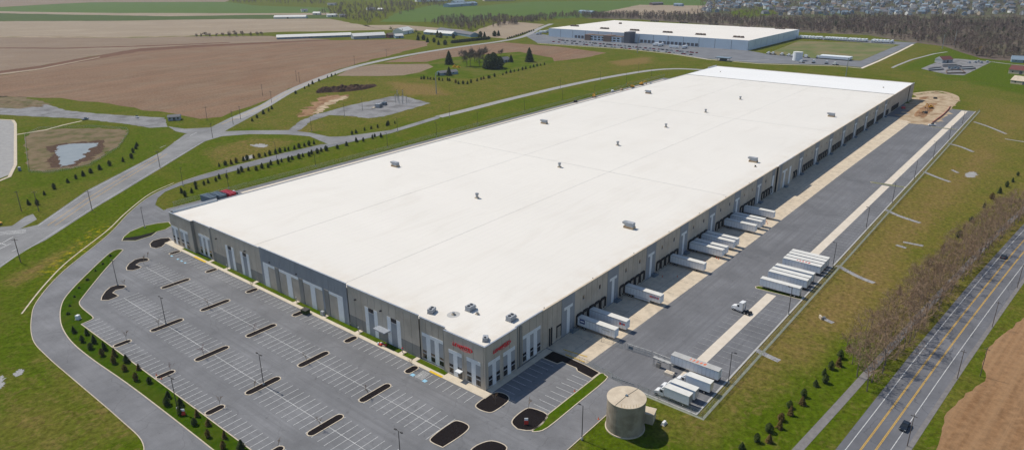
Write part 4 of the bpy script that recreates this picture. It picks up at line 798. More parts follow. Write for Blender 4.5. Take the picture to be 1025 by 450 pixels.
for i, (x, y, l) in enumerate(((9.1, 20.9, 'low vent in a round stain near the front parapet'), (230.9, 9.6, 'dark low vent beside a dock-side air handler'), (544, 165, 'small vent at the left of the newer roof end'), (539, 15.5, 'small hatch near the end of the newer roof'), (13.9, 15.2, 'small pipe vent at the parapet step'))):
    o = thing('roof_vent', l, 'roof vent', (x, y, ZR+(0.12 if x > 510 else 0.0))); MB().box(-0.5, 0.5, -0.5, 0.5, 0, 0.3).build('base_curb', 'tank_roof', o); MB().tube((0, 0, 0.3), (0, 0, 0.9), 0.35, 0.45, 10).build('cap', 'galvanised' if x != 230.9 else 'dark_metal', o)
mb = MB(); mb.face([(9.1+2.2*math.cos(t*math.pi/9), 20.9+2.0*math.sin(t*math.pi/9), ZR+0.006) for t in range(18)]); mb.build('stain', 'dingy_roof', rf)
# ------------------------------------------------------------------ water tank
T = thing('water_tank', 'round beige concrete water tank beside the access road', 'water tank', (10.3, -40.9, 0))
NT = 48; RT, HT = 5.1, 9.25
mb = MB()
for i in range(NT): a = 2*math.pi*i/NT; b = 2*math.pi*(i+0.93)/NT; mb.face([(RT*math.cos(a), RT*math.sin(a), 0), (RT*math.cos(b), RT*math.sin(b), 0), (RT*math.cos(b), RT*math.sin(b), HT), (RT*math.cos(a), RT*math.sin(a), HT)])
mb.tube((0, 0, 0), (0, 0, HT), RT-0.035, RT-0.035, NT); mb.build('wall', 'tank_concrete', T)
mb = MB(); mb.tube((0, 0, HT), (0, 0, HT+0.18), RT+0.12, RT+0.12, NT); mb.tube((0, 0, HT+0.18), (0, 0, HT+0.55), RT+0.02, 0.4, NT); tr = mb.build('roof', 'tank_roof', T)
MB().box(-0.3, 0.3, -0.3, 0.3, HT+0.5, HT+0.85).build('hatch', 'steel_blue', tr); mb = MB(); mb.tube((-RT, 0.4, HT+0.25), (RT*0.98, -0.4, HT+0.25), 0.05, k=4); mb.tube((-4.9, 0.4, HT+0.22), (0, 0, HT+0.6), 0.06, k=4); mb.tube((4.9, -0.4, HT+0.22), (0, 0, HT+0.6), 0.06, k=4); mb.build('cable', 'core_dark', tr)
MB().tube((0, 0, 0), (0, 0, 0.3), RT+0.25, RT+0.25, NT).build('footing', 'kerb_concrete', T)
rl = MB()
for i in range(7): t = R(195+i*9); rl.tube(((RT-.1)*math.cos(t), (RT-.1)*math.sin(t), HT+.15), ((RT-.1)*math.cos(t), (RT-.1)*math.sin(t), HT+1.15), 0.03, k=4)
rl.build('railing', 'kerb_yellow', T)
S = thing('pump_house', 'small cream pump house attached behind the round tank', 'shed', (16.6, -44.2, 0), 0.25)
MB().box(-1.6, 1.6, -1.9, 1.9, 0, 3.0).build('wall', 'house_tan', S); MB().box(-1.75, 1.75, -2.05, 2.05, 3.0, 3.2).build('roof', 'tank_roof', S); MB().box(0.2, 1.1, -1.93, -1.9, 0.05, 2.1).build('door', 'spandrel_grey', S)
# ------------------------------------------------------------------ trailers and trucks (local x: forward, origin on the ground at the rear)
def wheel(parent, x, y, r=0.5, w=0.55):
    t = MB().tube((x, y-w/2, r), (x, y+w/2, r), r, r, 12).build('wheel', 'rubber', parent)
    s = 1 if y > 0 else -1; MB().tube((x, y+s*w/2, r), (x, y+s*(w/2+0.03), r), r*0.55, r*0.5, 10).build('rim', 'wheel_rim', t)
def make_trailer(L=14.8, roofmat='trailer_roof', name='box_trailer'):
    o = thing(name, '', 'trailer'); b = MB().box(0.06, L, -1.28, 1.28, 1.12, 4.04)
    body = b.build('body', 'trailer_white', o)
    MB().box(0.0, L+0.02, -1.3, 1.3, 4.04, 4.1).build('roof', roofmat, o)
    sr = MB(); sr.box(0.0, L+0.03, -1.31, -1.28, 3.9, 4.09); sr.box(0.0, L+0.03, 1.28, 1.31, 3.9, 4.09); sr.box(0.0, L+0.03, -1.31, -1.28, 1.05, 1.25); sr.box(0.0, L+0.03, 1.28, 1.31, 1.05, 1.25)
    for i in range(1, 12): sr.box(i*L/12-0.03, i*L/12+0.03, -1.292, -1.28, 1.25, 3.9); sr.box(i*L/12-0.03, i*L/12+0.03, 1.28, 1.292, 1.25, 3.9)
    sr.build('rails', 'wheel_rim', o)
    for s in (-1, 1):
        d = MB().box(0.0, 0.06, min(0.02*s, 1.24*s), max(0.02*s, 1.24*s), 1.15, 4.0).build('rear_door', 'trailer_white', o); MB().tube((-0.04, s*0.35, 1.2), (-0.04, s*0.35, 3.95), 0.035, k=5).build('lock_bar', 'galvanised', d)
    g = MB(); g.box(0.0, 0.15, -1.2, 1.2, 0.45, 0.6); g.box(0.02, 0.12, -0.9, -0.8, 0.55, 1.12); g.box(0.02, 0.12, 0.8, 0.9, 0.55, 1.12); g.box(0.5, L-0.6, -0.5, 0.5, 0.98, 1.115); g.build('chassis', 'frame_black', o)
    for s in (-1, 1): MB().box(0.02, 0.05, s*1.05-0.12, s*1.05+0.12, 0.85, 1.05).build('tail_light', 'tail_red', o)
    for x in (1.6, 2.9):
        for y in (-0.95, 0.95): wheel(o, x, y)
    lg = MB()
    for s in (-1, 1): lg.box(L-3.2, L-3.05, s*0.8-0.08, s*0.8+0.08, 0.2, 1.1); lg.box(L-3.35, L-2.9, s*0.8-0.2, s*0.8+0.2, 0.07, 0.2)
    lg.tube((L-3.12, -0.8, 0.7), (L-3.12, 0.8, 0.7), 0.05, k=5); lg.build('landing_gear', 'frame_black', o)
    return o
TR = make_trailer()
def skirt(o): MB().box(4.2, 10.6, -1.3, -1.26, 0.45, 1.1).build('side_skirt', 'trailer_white', o)
def flat_marks(name, o, boxes, mats):
    mb = MB()
    for (x0, x1, y0, y1, z0, z1, m_) in boxes: mb.box(x0, x1, y0, y1, z0, z1, m_)
    return mb.build(name, mats, o)
DK = [48.6, 55.9, 80.3, 116.6, 134.6, 138.5, 146.2, 150.2, 171.1, 178.0, 181.8, 194.5]
DL = ['with a blue square logo at the dock nearest the near corner', 'with a small red mark, second at the docks', 'with red and blue lettering, alone at the docks', 'plain and standing alone between two pairs at the docks', 'nearer of the first close pair at the docks', 'farther of the first close pair at the docks', 'nearer of the second close pair at the docks', 'farther of the second close pair at the docks', 'first of the last three close together at the docks', 'second of the last three close together at the docks', 'third of the last three close together at the docks', 'farthest from the near corner at the docks']
for i, x in enumerate(DK):
    o = TR if i == 0 else dup(TR)
    o.location = (x, -0.3, 0.07); o.rotation_euler = (0, 0, R(-90)); o['label'] = 'white box trailer '+DL[i]; o['group'] = 'trailers backed to the docks'
    if i == 0: KIDS[TR] = [c for c in bpy.data.objects if c.parent == TR]
def kids_of(o): return o
dk = [o for o in bpy.data.objects if o.get('group') == 'trailers backed to the docks']; dk.sort(key=lambda o: o.location.x)
# marks sit on the side that faces the near corner (local -y)
flat_marks('logo', dk[0], [(1.0, 3.1, -1.315, -1.295, 2.2, 3.8, 0), (1.3, 2.8, -1.325, -1.316, 2.75, 3.25, 1), (10.0, 11.0, -1.31, -1.295, 2.75, 3.05, 2), (11.2, 13.0, -1.31, -1.295, 2.75, 3.05, 2)], ['mark_blue', 'trailer_white', 'dingy_roof'])
flat_marks('logo', dk[1], [(12.2, 12.9, -1.31, -1.295, 2.3, 3.2, 0), (13.0, 13.5, -1.31, -1.295, 2.4, 3.1, 1), (13.6, 14.4, -1.31, -1.295, 2.5, 3.1, 0)], ['mark_red', 'mark_blue'])
flat_marks('logo', dk[2], [(10.4+0.42*k, 10.72+0.42*k, -1.31, -1.295, 2.45, 3.25, k % 2 if k > 2 else 0) for k in range(9)], ['mark_red', 'mark_blue']); skirt(dk[2])
YX = [117.6, 126.0, 129.2, 133.2, 142.4, 145.6, 149.0, 152.1]
YL = ['by the grass divider', 'first of the middle three in the yard row', 'second of the middle three in the yard row', 'third of the middle three in the yard row', 'with faded red roof lettering in the yard row', 'second from the far end of its close group of four', 'third of the far group of four', 'last of the yard row, at its far end']
YL[5] = 'just past the red-lettered roof'; YL[4] = 'with faded red roof lettering'
for i, x in enumerate(YX):
    o = dup(TR, (x, -52.3, 0.07), R(90), 'white trailer parked in the yard, '+YL[i], 'trailers parked in the yard row')
    if i == 4: ROOFT = o
LONG = make_trailer(15.4, 'dingy_roof'); LONG.location = (46.3, -51.9, 0.07); LONG.rotation_euler = (0, 0, R(90)); LONG['label'] = 'long box trailer with orange roof lettering beside the box trucks'; LONG['group'] = 'vehicles by the gate'
for o, mt in ((LONG, 'mark_orange'), (ROOFT, 'mark_red')):
    ls, wd = letters('1 3 2 4 8', mt, 1.15, 0.1, 0.004)
    k = 0
    for me_, x in ls:
        if len(me_.vertices): q = obj('roof_lettering', me_, o, loc=(9.9-x*0.9, 0.55, 4.125), rotz=R(180))
        k += 1
def make_tractor():
    o = thing('semi_tractor', 'white semi truck tractor without trailer crossing the concrete strip', 'truck')
    MB().box(0.2, 7.2, -0.45, 0.45, 0.6, 0.95).build('chassis', 'frame_black', o)
    cab = MB(); cab.xprism([(3.0, 0.7), (5.3, 0.7), (5.35, 2.1), (5.0, 3.0), (4.6, 3.15), (4.5, 3.9), (3.0, 4.0)], -1.2, 1.2); cb = cab.build('cab', 'cab_white', o)
    MB().xprism([(5.3, 0.6), (7.3, 0.55), (7.45, 0.9), (7.3, 1.55), (5.35, 2.1)], -1.05, 1.05).build('hood', 'cab_white', o)
    MB().xprism([(5.40, 2.12), (5.44, 2.14), (5.10, 2.98), (5.05, 2.96)], -1.05, 1.05).build('windshield', 'window_dark', cb)
    for s in (-1, 1): MB().box(4.3, 5.0, s*1.205-0.01, s*1.205+0.01, 2.1, 2.85).build('side_window', 'window_dark', cb); MB().tube((2.9, s*0.95, 1.0), (2.9, s*0.95, 4.0), 0.09, k=6).build('exhaust_stack', 'wheel_rim', o); MB().box(3.2, 4.6, s*1.0-0.22, s*1.0+0.22, 0.45, 0.95).build('fuel_tank', 'wheel_rim', o); MB().box(7.1, 7.46, s*0.85-0.15, s*0.85+0.15, 0.95, 1.25).build('headlight', 'lamp_glass', o); MB().box(5.7, 6.7, s*1.05-0.12, s*1.05+0.12, 0.9, 1.15).build('mudguard', 'cab_white', o)
    MB().box(0.8, 2.2, -0.5, 0.5, 0.96, 1.12).build('fifth_wheel', 'frame_black', o); MB().box(7.3, 7.5, -1.1, 1.1, 0.4, 0.7).build('bumper', 'wheel_rim', o)
    for x in (0.8, 2.1):
        for y in (-0.9, 0.9): wheel(o, x, y, 0.5, 0.6)
    for y in (-1.0, 1.0): wheel(o, 6.2, y, 0.5, 0.32)
    return o
TC = make_tractor(); p0 = G(751, 315); p0 = G(752, 315.5); p1 = G(736, 309.5); TC.location = (p0.x, p0.y, 0.06); TC.rotation_euler = (0, 0, math.atan2(p1.y-p0.y, p1.x-p0.x))
def make_boxtruck(L=7.6):
    o = thing('box_truck', '', 'truck'); MB().box(0.06, L, -1.25, 1.25, 1.1, 3.95).build('cargo_box', 'trailer_white', o); MB().box(0, L+0.02, -1.28, 1.28, 3.95, 4.02).build('roof', 'trailer_roof', o)
    MB().box(0.0, 0.06, -1.15, 1.15, 1.15, 3.85).build('roll_door', 'wheel_rim', o); MB().box(0.1, L+3.2, -0.45, 0.45, 0.6, 1.05).build('chassis', 'frame_black', o)
    cb = MB().xprism([(L+0.25, 0.7), (L+1.7, 0.7), (L+1.75, 1.9), (L+1.3, 2.85), (L+0.25, 2.95)], -1.15, 1.15).build('cab', 'cab_white', o)
    MB().xprism([(L+1.72, 0.6), (L+3.3, 0.55), (L+3.35, 1.2), (L+3.0, 1.6), (L+1.76, 1.9)], -1.0, 1.0).build('hood', 'cab_white', o)
    MB().xprism([(L+1.79, 1.93), (L+1.83, 1.95), (L+1.42, 2.8), (L+1.37, 2.8)], -1.0, 1.0).build('windshield', 'window_dark', cb)
    MB().xprism([(L+0.25, 3.0), (L+1.1, 2.95), (L+0.3, 3.8)], -1.0, 1.0).build('wind_deflector', 'cab_white', o)
    for s in (-1, 1): MB().box(L+0.5, L+1.3, s*1.155-0.01, s*1.155+0.01, 1.9, 2.6).build('side_window', 'window_dark', cb); MB().box(L+3.2, L+3.36, s*0.75-0.15, s*0.75+0.15, 0.9, 1.2).build('headlight', 'lamp_glass', o)
    for y in (-0.95, 0.95): wheel(o, 1.7, y, 0.48, 0.6); wheel(o, L+2.5, y, 0.48, 0.32)
    return o
BT = make_boxtruck()
for i, (x, y) in enumerate(((29.4, -50.7), (32.9, -50.9), (38.9, -52.7))):
    o = BT if i == 0 else dup(BT)
    o.location = (x, y, 0.07); o.rotation_euler = (0, 0, R(90)); o['label'] = 'white box truck '+['nearest the fence corner by the tank', 'in the middle of three by the gate', 'beside the long trailer by the gate'][i]; o['group'] = 'vehicles by the gate'
# cars
def make_car(paint, name='car'):
    o = thing(name, '', 'car')
    MB().xprism([(0.0, 0.35), (4.5, 0.3), (4.6, 0.55), (4.45, 0.78), (3.3, 0.95), (0.3, 0.98), (0.0, 0.75)], -0.88, 0.88).build('body', paint, o)
    MB().xprism([(0.25, 0.97), (3.35, 0.95), (2.55, 1.42), (0.9, 1.45)], -0.76, 0.76).build('windows', 'car_glass', o)
    MB().box(0.95, 2.5, -0.72, 0.72, 1.42, 1.49).build('roof', paint, o)
    for s in (-1, 1): MB().box(4.4, 4.56, s*0.65-0.15, s*0.65+0.15, 0.6, 0.75).build('headlight', 'lamp_glass', o); MB().box(-0.02, 0.05, s*0.65-0.18, s*0.65+0.18, 0.65, 0.85).build('tail_light', 'tail_red', o)
    for x in (0.85, 3.65):
        for y in (-0.8, 0.8): wheel(o, x, y, 0.33, 0.22)
    return o
hd = math.atan2(-9.0, 100)
c1 = make_car('car_black'); p = G(908, 424); c1.location = (p.x, p.y, 0.06); c1.rotation_euler = (0, 0, R(180)+math.atan2(-5.6, 67)); c1['label'] = 'black car on the highway at the bottom of the photo'; c1['group'] = 'cars on the highway'
c2 = make_car('car_grey'); p = G(1005, 258); c2.location = (p.x-2, p.y+0.5, 0.06); c2.rotation_euler = (0, 0, hd); c2['label'] = 'dark grey car on the highway at the right edge'; c2['group'] = 'cars on the highway'
# ------------------------------------------------------------------ lamps and poles
def make_lamp(h, heads=1, name='light_pole'):
    o = thing(name, '', 'light pole'); MB().tube((0, 0, 0), (0, 0, 0.7), 0.3, 0.3, 10).build('footing', 'grey_kerb', o); MB().tube((0, 0, 0.7), (0, 0, h), 0.13, 0.09, 8).build('pole', 'bronze_pole', o)
    for i in range(heads):
        s = 1 if i == 0 else -1; a = MB().tube((0, 0, h-0.1), (0, s*0.9, h), 0.05, 0.05, 5).build('arm', 'bronze_pole', o); MB().box(-0.22, 0.22, min(s*0.7, s*1.5), max(s*0.7, s*1.5), h-0.05, h+0.14, top=0.06).build('lamp_head', 'bronze_pole', o)
    return o
LP1 = make_lamp(10.5, 1); LP2 = make_lamp(10.5, 2)
lampsets = [(LP2, 'light poles of the car park', [((-36.3, 159.6), 'on the green strip tip beside the curving drive'), ((-39.7, 113.2), 'on a mulch island in the third row, farther from the camera'), ((-39.4, 53.3), 'on a mulch island in the third row, nearer the camera'), (tuple(G(401.5, 466)[:2]), 'cut by the bottom edge in the second aisle'), ((-61.5, 61.5), 'on the shrub strip among the evergreens')]),
  (LP1, 'light poles of the truck yard', [((-1.5, -34.9), 'on the lawn edge in front of the tank'), (tuple(G(729, 383)[:2]), 'behind the long trailer by the gate'), (tuple(G(789, 314.5)[:2]), 'beside the nearest yard trailer'), (tuple(G(833.5, 267)[:2]), 'at the far end of the yard trailers'), (tuple(G(866.7, 229)[:2]), 'first beyond the parked trailers'), (tuple(G(893, 203)[:2]), 'second beyond the parked trailers'), (tuple(G(915, 179)[:2]), 'third beyond the parked trailers'), (tuple(G(934, 158)[:2]), 'fourth beyond the parked trailers'), (tuple(G(949.5, 140.5)[:2]), 'fifth beyond the parked trailers'), (tuple(G(963, 124.5)[:2]), 'last before the far corner of the yard')]),
  (LP1, 'light poles behind the warehouse', [(tuple(G(x, y)[:2]), 'behind the warehouse, %s from the left' % nth(i)) for i, (x, y) in enumerate(((145, 228), (183.4, 186), (229, 188.5), (277, 158.5), (316, 166.8), (388, 148), (437, 137), (478, 125.8), (525, 113), (563, 102), (595, 97), (627, 84), (652, 77.5)))]),
  (LP1, 'light poles along the perimeter drive', [(tuple(G(x, y)[:2]), 'along the perimeter drive, %s from the left' % nth(i)) for i, (x, y) in enumerate(((312, 131.5), (345, 117), (363, 111), (398, 132), (450, 117.5), (561, 89), (601, 81.5), (639, 72.5)))])]
used = set()
for src, grp, L in lampsets:
    for loc, lab in L:
        if src in used: o = dup(src)
        else: o = src; KIDS[src] = [c for c in bpy.data.objects if c.parent == src]; used.add(src)
        o.location = (loc[0], loc[1], 0.06); o['label'] = 'slim dark light pole '+lab; o['group'] = grp; o.rotation_euler = (0, 0, R(random.choice((0, 90, 180))) if src == LP1 else R(90)*0)
def make_utility(h=11.0):
    o = thing('utility_pole', '', 'utility pole'); MB().tube((0, 0, 0), (0, 0, h), 0.19, 0.13, 8).build('pole', 'wood_pole', o)
    MB().box(-1.3, 1.3, -0.06, 0.06, h-0.9, h-0.75).build('crossarm', 'wood_pole', o)
    for x in (-1.2, 0.6, 1.2): MB().tube((x, 0, h-0.75), (x, 0, h-0.45), 0.06, 0.05, 6).build('insulator', 'galvanised', o)
    return o
UP = make_utility()
UL = [((21.7, 211.5), 'left of the pair by the side road'), ((39, 211.5), 'right of the pair by the side road'), ((92.4, 210.8), 'on the verge in the middle of the county road'), ((160.3, 168), 'on the verge beside the basin'), ((213, 138.2), 'at the site entrance'), ((233.5, 124.6), 'past the site entrance'), ((207.5, 120.3), 'behind the grey mobile home'), ((20.8, 262.5), 'at the lower left edge of the photo'), ((241, 119.5), 'second past the site entrance'), ((272, 103), 'third past the site entrance'), ((263, 96), 'on the field side of the county road, first'), ((300, 83), 'on the field side of the county road, second'), ((297, 81), 'on the field side of the county road, beside another'), ((355, 65), 'on the field side of the county road, fourth'), ((387, 57.5), 'on the field side of the county road, fifth'), ((908, 446), 'on the right verge near the black car'), ((958, 378.5), 'on the right verge by the highway, second from the bottom'), ((993, 327), 'on the right verge by the highway, third from the bottom'), ((1018, 288), 'on the right verge by the highway, fourth from the bottom'), ((981, 376), 'at the corner of the brown stubble field')]
for i, ((x, y), lab) in enumerate(UL):
    o = UP if i == 0 else dup(UP)
    if i == 0: KIDS[UP] = [c for c in bpy.data.objects if c.parent == UP]
    g_ = G(x, y); o.location = (g_.x, g_.y, 0); o.rotation_euler = (0, 0, R(130) if x < 500 else R(85)); o.scale = (1, 1, 1) if x < 500 else (0.6, 0.6, 0.9); o['label'] = 'wooden utility pole '+lab; o['group'] = 'utility poles'
for i, (x, y, lab) in enumerate(((436.8, 94, 'in the meadow below the farmhouse'), (638, 53, 'in front of the far warehouse'), (846.5, 77, 'behind the newer roof end'), (943, 49, 'left of two by the far wood'), (955, 45, 'right of two by the far wood'))):
    g_ = G(x, y); o = tag(MB().tube((0, 0, 0), (0, 0, 20), 0.5, 0.3, 8).build('steel_pole', 'galvanised', loc=(g_.x, g_.y, 0)), 'tall pale steel pole '+lab, 'pole', 'steel transmission poles')
# ------------------------------------------------------------------ fences
def fence(name, label, pts, h=2.2, step=3.0, cover=True):
    o = thing(name, label, 'fence', (pts[0][0], pts[0][1], 0)); bx_, by_ = pts[0][0], pts[0][1]; ps = MB(); wm = MB(); rl = MB()
    for a, b in zip(pts, pts[1:]):
        a = Vector((a[0]-bx_, a[1]-by_, 0)); b = Vector((b[0]-bx_, b[1]-by_, 0)); n = max(1, int((b-a).length/step))
        for i in range(n+1): q = a+(b-a)*i/n; ps.tube((q.x, q.y, 0), (q.x, q.y, h+0.05), 0.04, k=4)
        wm.face([(a.x, a.y, 0.08), (b.x, b.y, 0.08), (b.x, b.y, h), (a.x, a.y, h)]); rl.tube((a.x, a.y, h), (b.x, b.y, h), 0.03, k=4)
    ps.build('posts', 'galvanised' if cover else 'wood_pole', o, kind='stuff'); rl.build('top_rail', 'galvanised' if cover else 'wood_pole', o)
    if not cover: rl = None
    if cover: wm.build('wire_mesh', 'chain_link', o)
    return o
fence('chain_link_fence', 'long chain-link fence along the right side of the truck yard', [(26.9, -35.4), (26.7, -55.6), (555, -55.9)], 2.4)
fence('chain_link_fence', 'chain-link fence across the dock apron to the gate', [(43.2, -0.6), (44.4, -12.0), (45.1, -20.5)], 2.2)
fence('chain_link_fence', 'chain-link fence between side car park and gate', [(29.9, -10), (28.6, -22.5), (27.2, -30)], 2.0)
fence('chain_link_fence', 'chain-link fence behind the rear trailer lot', [(24, 236.5), (570, 238.5)], 2.4, 6)
fence('basin_fence', 'low wire fence round the retention basin', [tuple(G(x, y)[:2]) for x, y in [(25, 136), (40, 129), (90, 127), (127, 129.5), (129, 133), (119, 148), (90, 166), (50, 173.5), (29, 172.5), (25, 136)]], 1.6, 4)
fence('paddock_fence', 'long dark fence across the grass past the warehouse end', [tuple(G(x, y)[:2]) for x, y in [(893, 70), (930, 75), (980, 83.5), (1030, 92)]], 1.3, 5, False)
gt = thing('sliding_gate', 'galvanised sliding gate with a sign panel across the yard entrance', 'gate', (45.4, -21, 0))
for i, (x0, y0, x1, y1) in enumerate(((0, 0, 0.5, -8.5), (0.5, -9, 0.2, -17))):
    fm = MB()
    for z in (0.3, 1.2, 2.3): fm.tube((x0, y0, z), (x1, y1, z), 0.06, k=5)
    for k in range(5): t = k/4; fm.tube((x0+(x1-x0)*t, y0+(y1-y0)*t, 0.2), (x0+(x1-x0)*t, y0+(y1-y0)*t, 2.4), 0.06, k=5)
    fl = fm.build('gate_frame', 'galvanised', gt); MB().face([(x0, y0, 0.3), (x1, y1, 0.3), (x1, y1, 2.3), (x0, y0, 2.3)]).build('wire_mesh', 'chain_link', fl)
MB().box(-0.12, -0.08, -2.2, -0.6, 0.7, 1.7).build('sign_panel', 'steel_blue', gt)
gs = thing('gate_shelter', 'grey open shelter beside the gate next to the long trailer', 'shelter', (42.4, -36, 0))
for x, y in ((-0.35, -1.8), (0.35, -1.8), (-0.35, 3.8), (0.35, 3.8)): MB().tube((x, y, 0.05), (x, y, 2.9), 0.08, k=6).build('post', 'galvanised', gs)
MB().box(-0.45, 0.45, -2.0, 4.0, 2.9, 3.02).build('roof', 'dingy_roof', gs); MB().box(-0.6, 0.6, 1.5, 2.6, 0.06, 1.6).build('cabinet', 'door_grey', gs)
cp = thing('concrete_block', 'low cream block beside the gate shelter', 'block', (40.6, -38.5, 0.06)); MB().box(-0.9, 0.9, -1.4, 1.4, 0, 0.9, top=0.05).build('body', 'concrete_strip', cp); MB().box(-0.5, 0.5, -1.0, 1.0, 0.9, 1.0).build('lid', 'kerb_concrete', cp)
gr = thing('guard_rail', 'silver guard rail where the access road meets the yard', 'rail', (28.0, -26, 0)); m1 = MB()
for i in range(4): m1.tube((0.0+i*0.2, -i*2.4, 0), (i*0.2, -i*2.4, 0.75), 0.06, k=5)
m1.build('post', 'galvanised', gr); MB().path([(0, 0), (0.6, -7.2)], 0.05, 0.05, 0.45, 0.75).build('rail', 'galvanised', gr)
# ------------------------------------------------------------------ small things by the front
d_ = G(302.5, 315); DU = thing('dumpster', 'dark green dumpster beside a front row island', 'dumpster', (d_.x+1.5, d_.y, 0.06), 0.1)
MB().xprism([(-0.9, 0.1), (0.9, 0.1), (1.1, 1.5), (-1.1, 1.7)], -1.3, 1.3).build('bin', 'conifer', DU); MB().box(-1.15, 1.15, -1.35, 1.35, 1.62, 1.72).build('lid', 'core_dark', DU)
for x, y in ((-0.8, -1.2), (-0.8, 1.2), (0.8, -1.2), (0.8, 1.2)): MB().tube((x, y-0.05, 0.08), (x, y+0.05, 0.08), 0.08, 0.08, 8).build('caster', 'rubber', DU)
UT = thing('utility_cabinet', 'grey utility cabinet on the grass by the ribbed front section', 'cabinet', (-1.4, 75.8, 0.13)); MB().box(-0.5, 0.5, -0.7, 0.7, 0, 1.5, top=0.04).build('case', 'house_grey', UT); MB().box(-0.53, -0.5, -0.3, 0.3, 0.2, 1.3).build('door', 'galvanised', UT)
HP = thing('debris_pile', 'heap of red and white debris below the front canopy', 'debris', (-1.8, 43.0, 0.15))
for i in range(9): MB().box(0, random.uniform(.4, 1.1), 0, random.uniform(.4, .9), 0, random.uniform(.25, .7)).build('piece', ['mark_red', 'trailer_white', 'mark_red', 'house_tan'][i % 4], HP, loc=(random.uniform(-1.2, .6), random.uniform(-1.8, 1.4), 0.02*i), rotz=random.uniform(0, 3))
for i, (x, y) in enumerate(((-1.2, 34.3), (-1.2, 56.2), (-1.2, 92.0), (-1.2, 140))):
    o = thing('standpipe', 'slim standpipe on the front walk, %s from the near corner' % nth(i), 'standpipe', (x, y, 0.15), 0, 'standpipes on the front walk'); MB().tube((0, 0, 0), (0, 0, 1.5), 0.12, 0.12, 8).build('pipe', 'galvanised', o); MB().box(-0.2, 0.2, -0.2, 0.2, 1.5, 1.8).build('head', 'machine_red' if i == 0 else 'house_grey', o)
for i, (x, y, lab) in enumerate(((-5.6, -19.6, 'in the mulch at the lawn tip'), (-61.8, 57.5, 'on the shrub strip at the bottom edge'))):
    o = thing('entrance_sign', 'small red and white post sign '+lab, 'sign', (x, y, 0.13), R(40), 'small post signs'); MB().box(-0.07, 0.07, -0.55, 0.55, 0, 1.3).build('base', 'mark_red', o); MB().box(-0.09, 0.09, -0.5, 0.5, 1.3, 2.0).build('panel', 'accent_white', o)
def arrow_cone(i, x, y, lab): 
    o = thing('traffic_cone', lab, 'cone', (x, y, 0.06), 0, 'orange cones'); MB().box(-0.22, 0.22, -0.22, 0.22, 0, 0.05).build('base', 'mark_orange', o); MB().tube((0, 0, 0.05), (0, 0, 0.75), 0.17, 0.04, 8).build('cone', 'mark_orange', o)
for i, (x, y, lab) in enumerate(((-57.0, 83.6, 'orange cone at the shrub strip, left of a mulch island'), (-57.0, 80.4, 'orange cone at the shrub strip, right of a mulch island'), (15.5, -21.0, 'orange cone at the edge of the lawn strip'), (8.6, -33.6, 'orange cone on the kerb beside the tank'))): arrow_cone(i, x, y, lab)
for i, (x, y) in enumerate(((663, 277), (657, 299.5), (678, 277), (705, 261.5), (717, 258.5), (719, 259.5), (768, 224), (767, 222))):
    g_ = G(x, y); arrow_cone(i, g_.x, max(g_.y, -15), 'orange cone on the dock apron, %s from the near end' % nth(i))
PLb = [((211, 203.5), 'steel_blue', 0, 'left stack of blue-grey steel racks behind the front left corner'), ((220, 202), 'steel_blue', 1, 'right stack of blue-grey steel racks behind the front left corner'), ((228, 199.5), 'machine_red', 2, 'red stack of steel racks behind the front left corner')]
for (px, py), mt, k, lab in PLb:
    o = thing('rack_stack', lab, 'racks', (39.3+k*5.0, 228.5-1.0*k, 0.06), 0.05, 'stacked steel racks')
    for lv in range(4):
        f_ = MB()
        for yy in (-4, -2, 0, 2, 4): f_.box(-2.0, 2.0, yy-0.5, yy+0.5, 0.1+lv*0.9, 0.6+lv*0.9)
        f_.box(-2.1, -1.9, -4.4, 4.4, lv*0.9, 0.75+lv*0.9); f_.box(1.9, 2.1, -4.4, 4.4, lv*0.9, 0.75+lv*0.9); f_.build('rack', mt, o)
sk = thing('skid_loader', 'small green and white loader beside the red racks', 'loader', (54, 229, 0.06), 0.3); MB().box(-1.4, 1.2, -0.8, 0.8, 0.4, 1.3, top=0.05).build('body', 'machine_green', sk); MB().box(-0.7, 0.5, -0.65, 0.65, 1.3, 2.3, top=0.1).build('cab', 'accent_white', sk); MB().box(1.3, 2.0, -0.95, 0.95, 0.15, 0.7, top=0.05).build('bucket', 'dark_metal', sk)
for x in (-0.8, 0.7):
    for y in (-0.9, 0.9): wheel(sk, x, y, 0.4, 0.3)
dk_ = thing('service_cart', 'dark service cart beside the blue-grey racks', 'cart', (31, 225, 0.06), 0.6); MB().box(-1.2, 1.2, -0.7, 0.7, 0.4, 1.0, top=0.06).build('body', 'core_dark', dk_); MB().box(-0.2, 0.9, -0.6, 0.6, 1.0, 1.8, top=0.15).build('canopy', 'machine_red', dk_)
for x in (-0.8, 0.8):
    for y in (-0.7, 0.7): wheel(dk_, x, y, 0.35, 0.2)
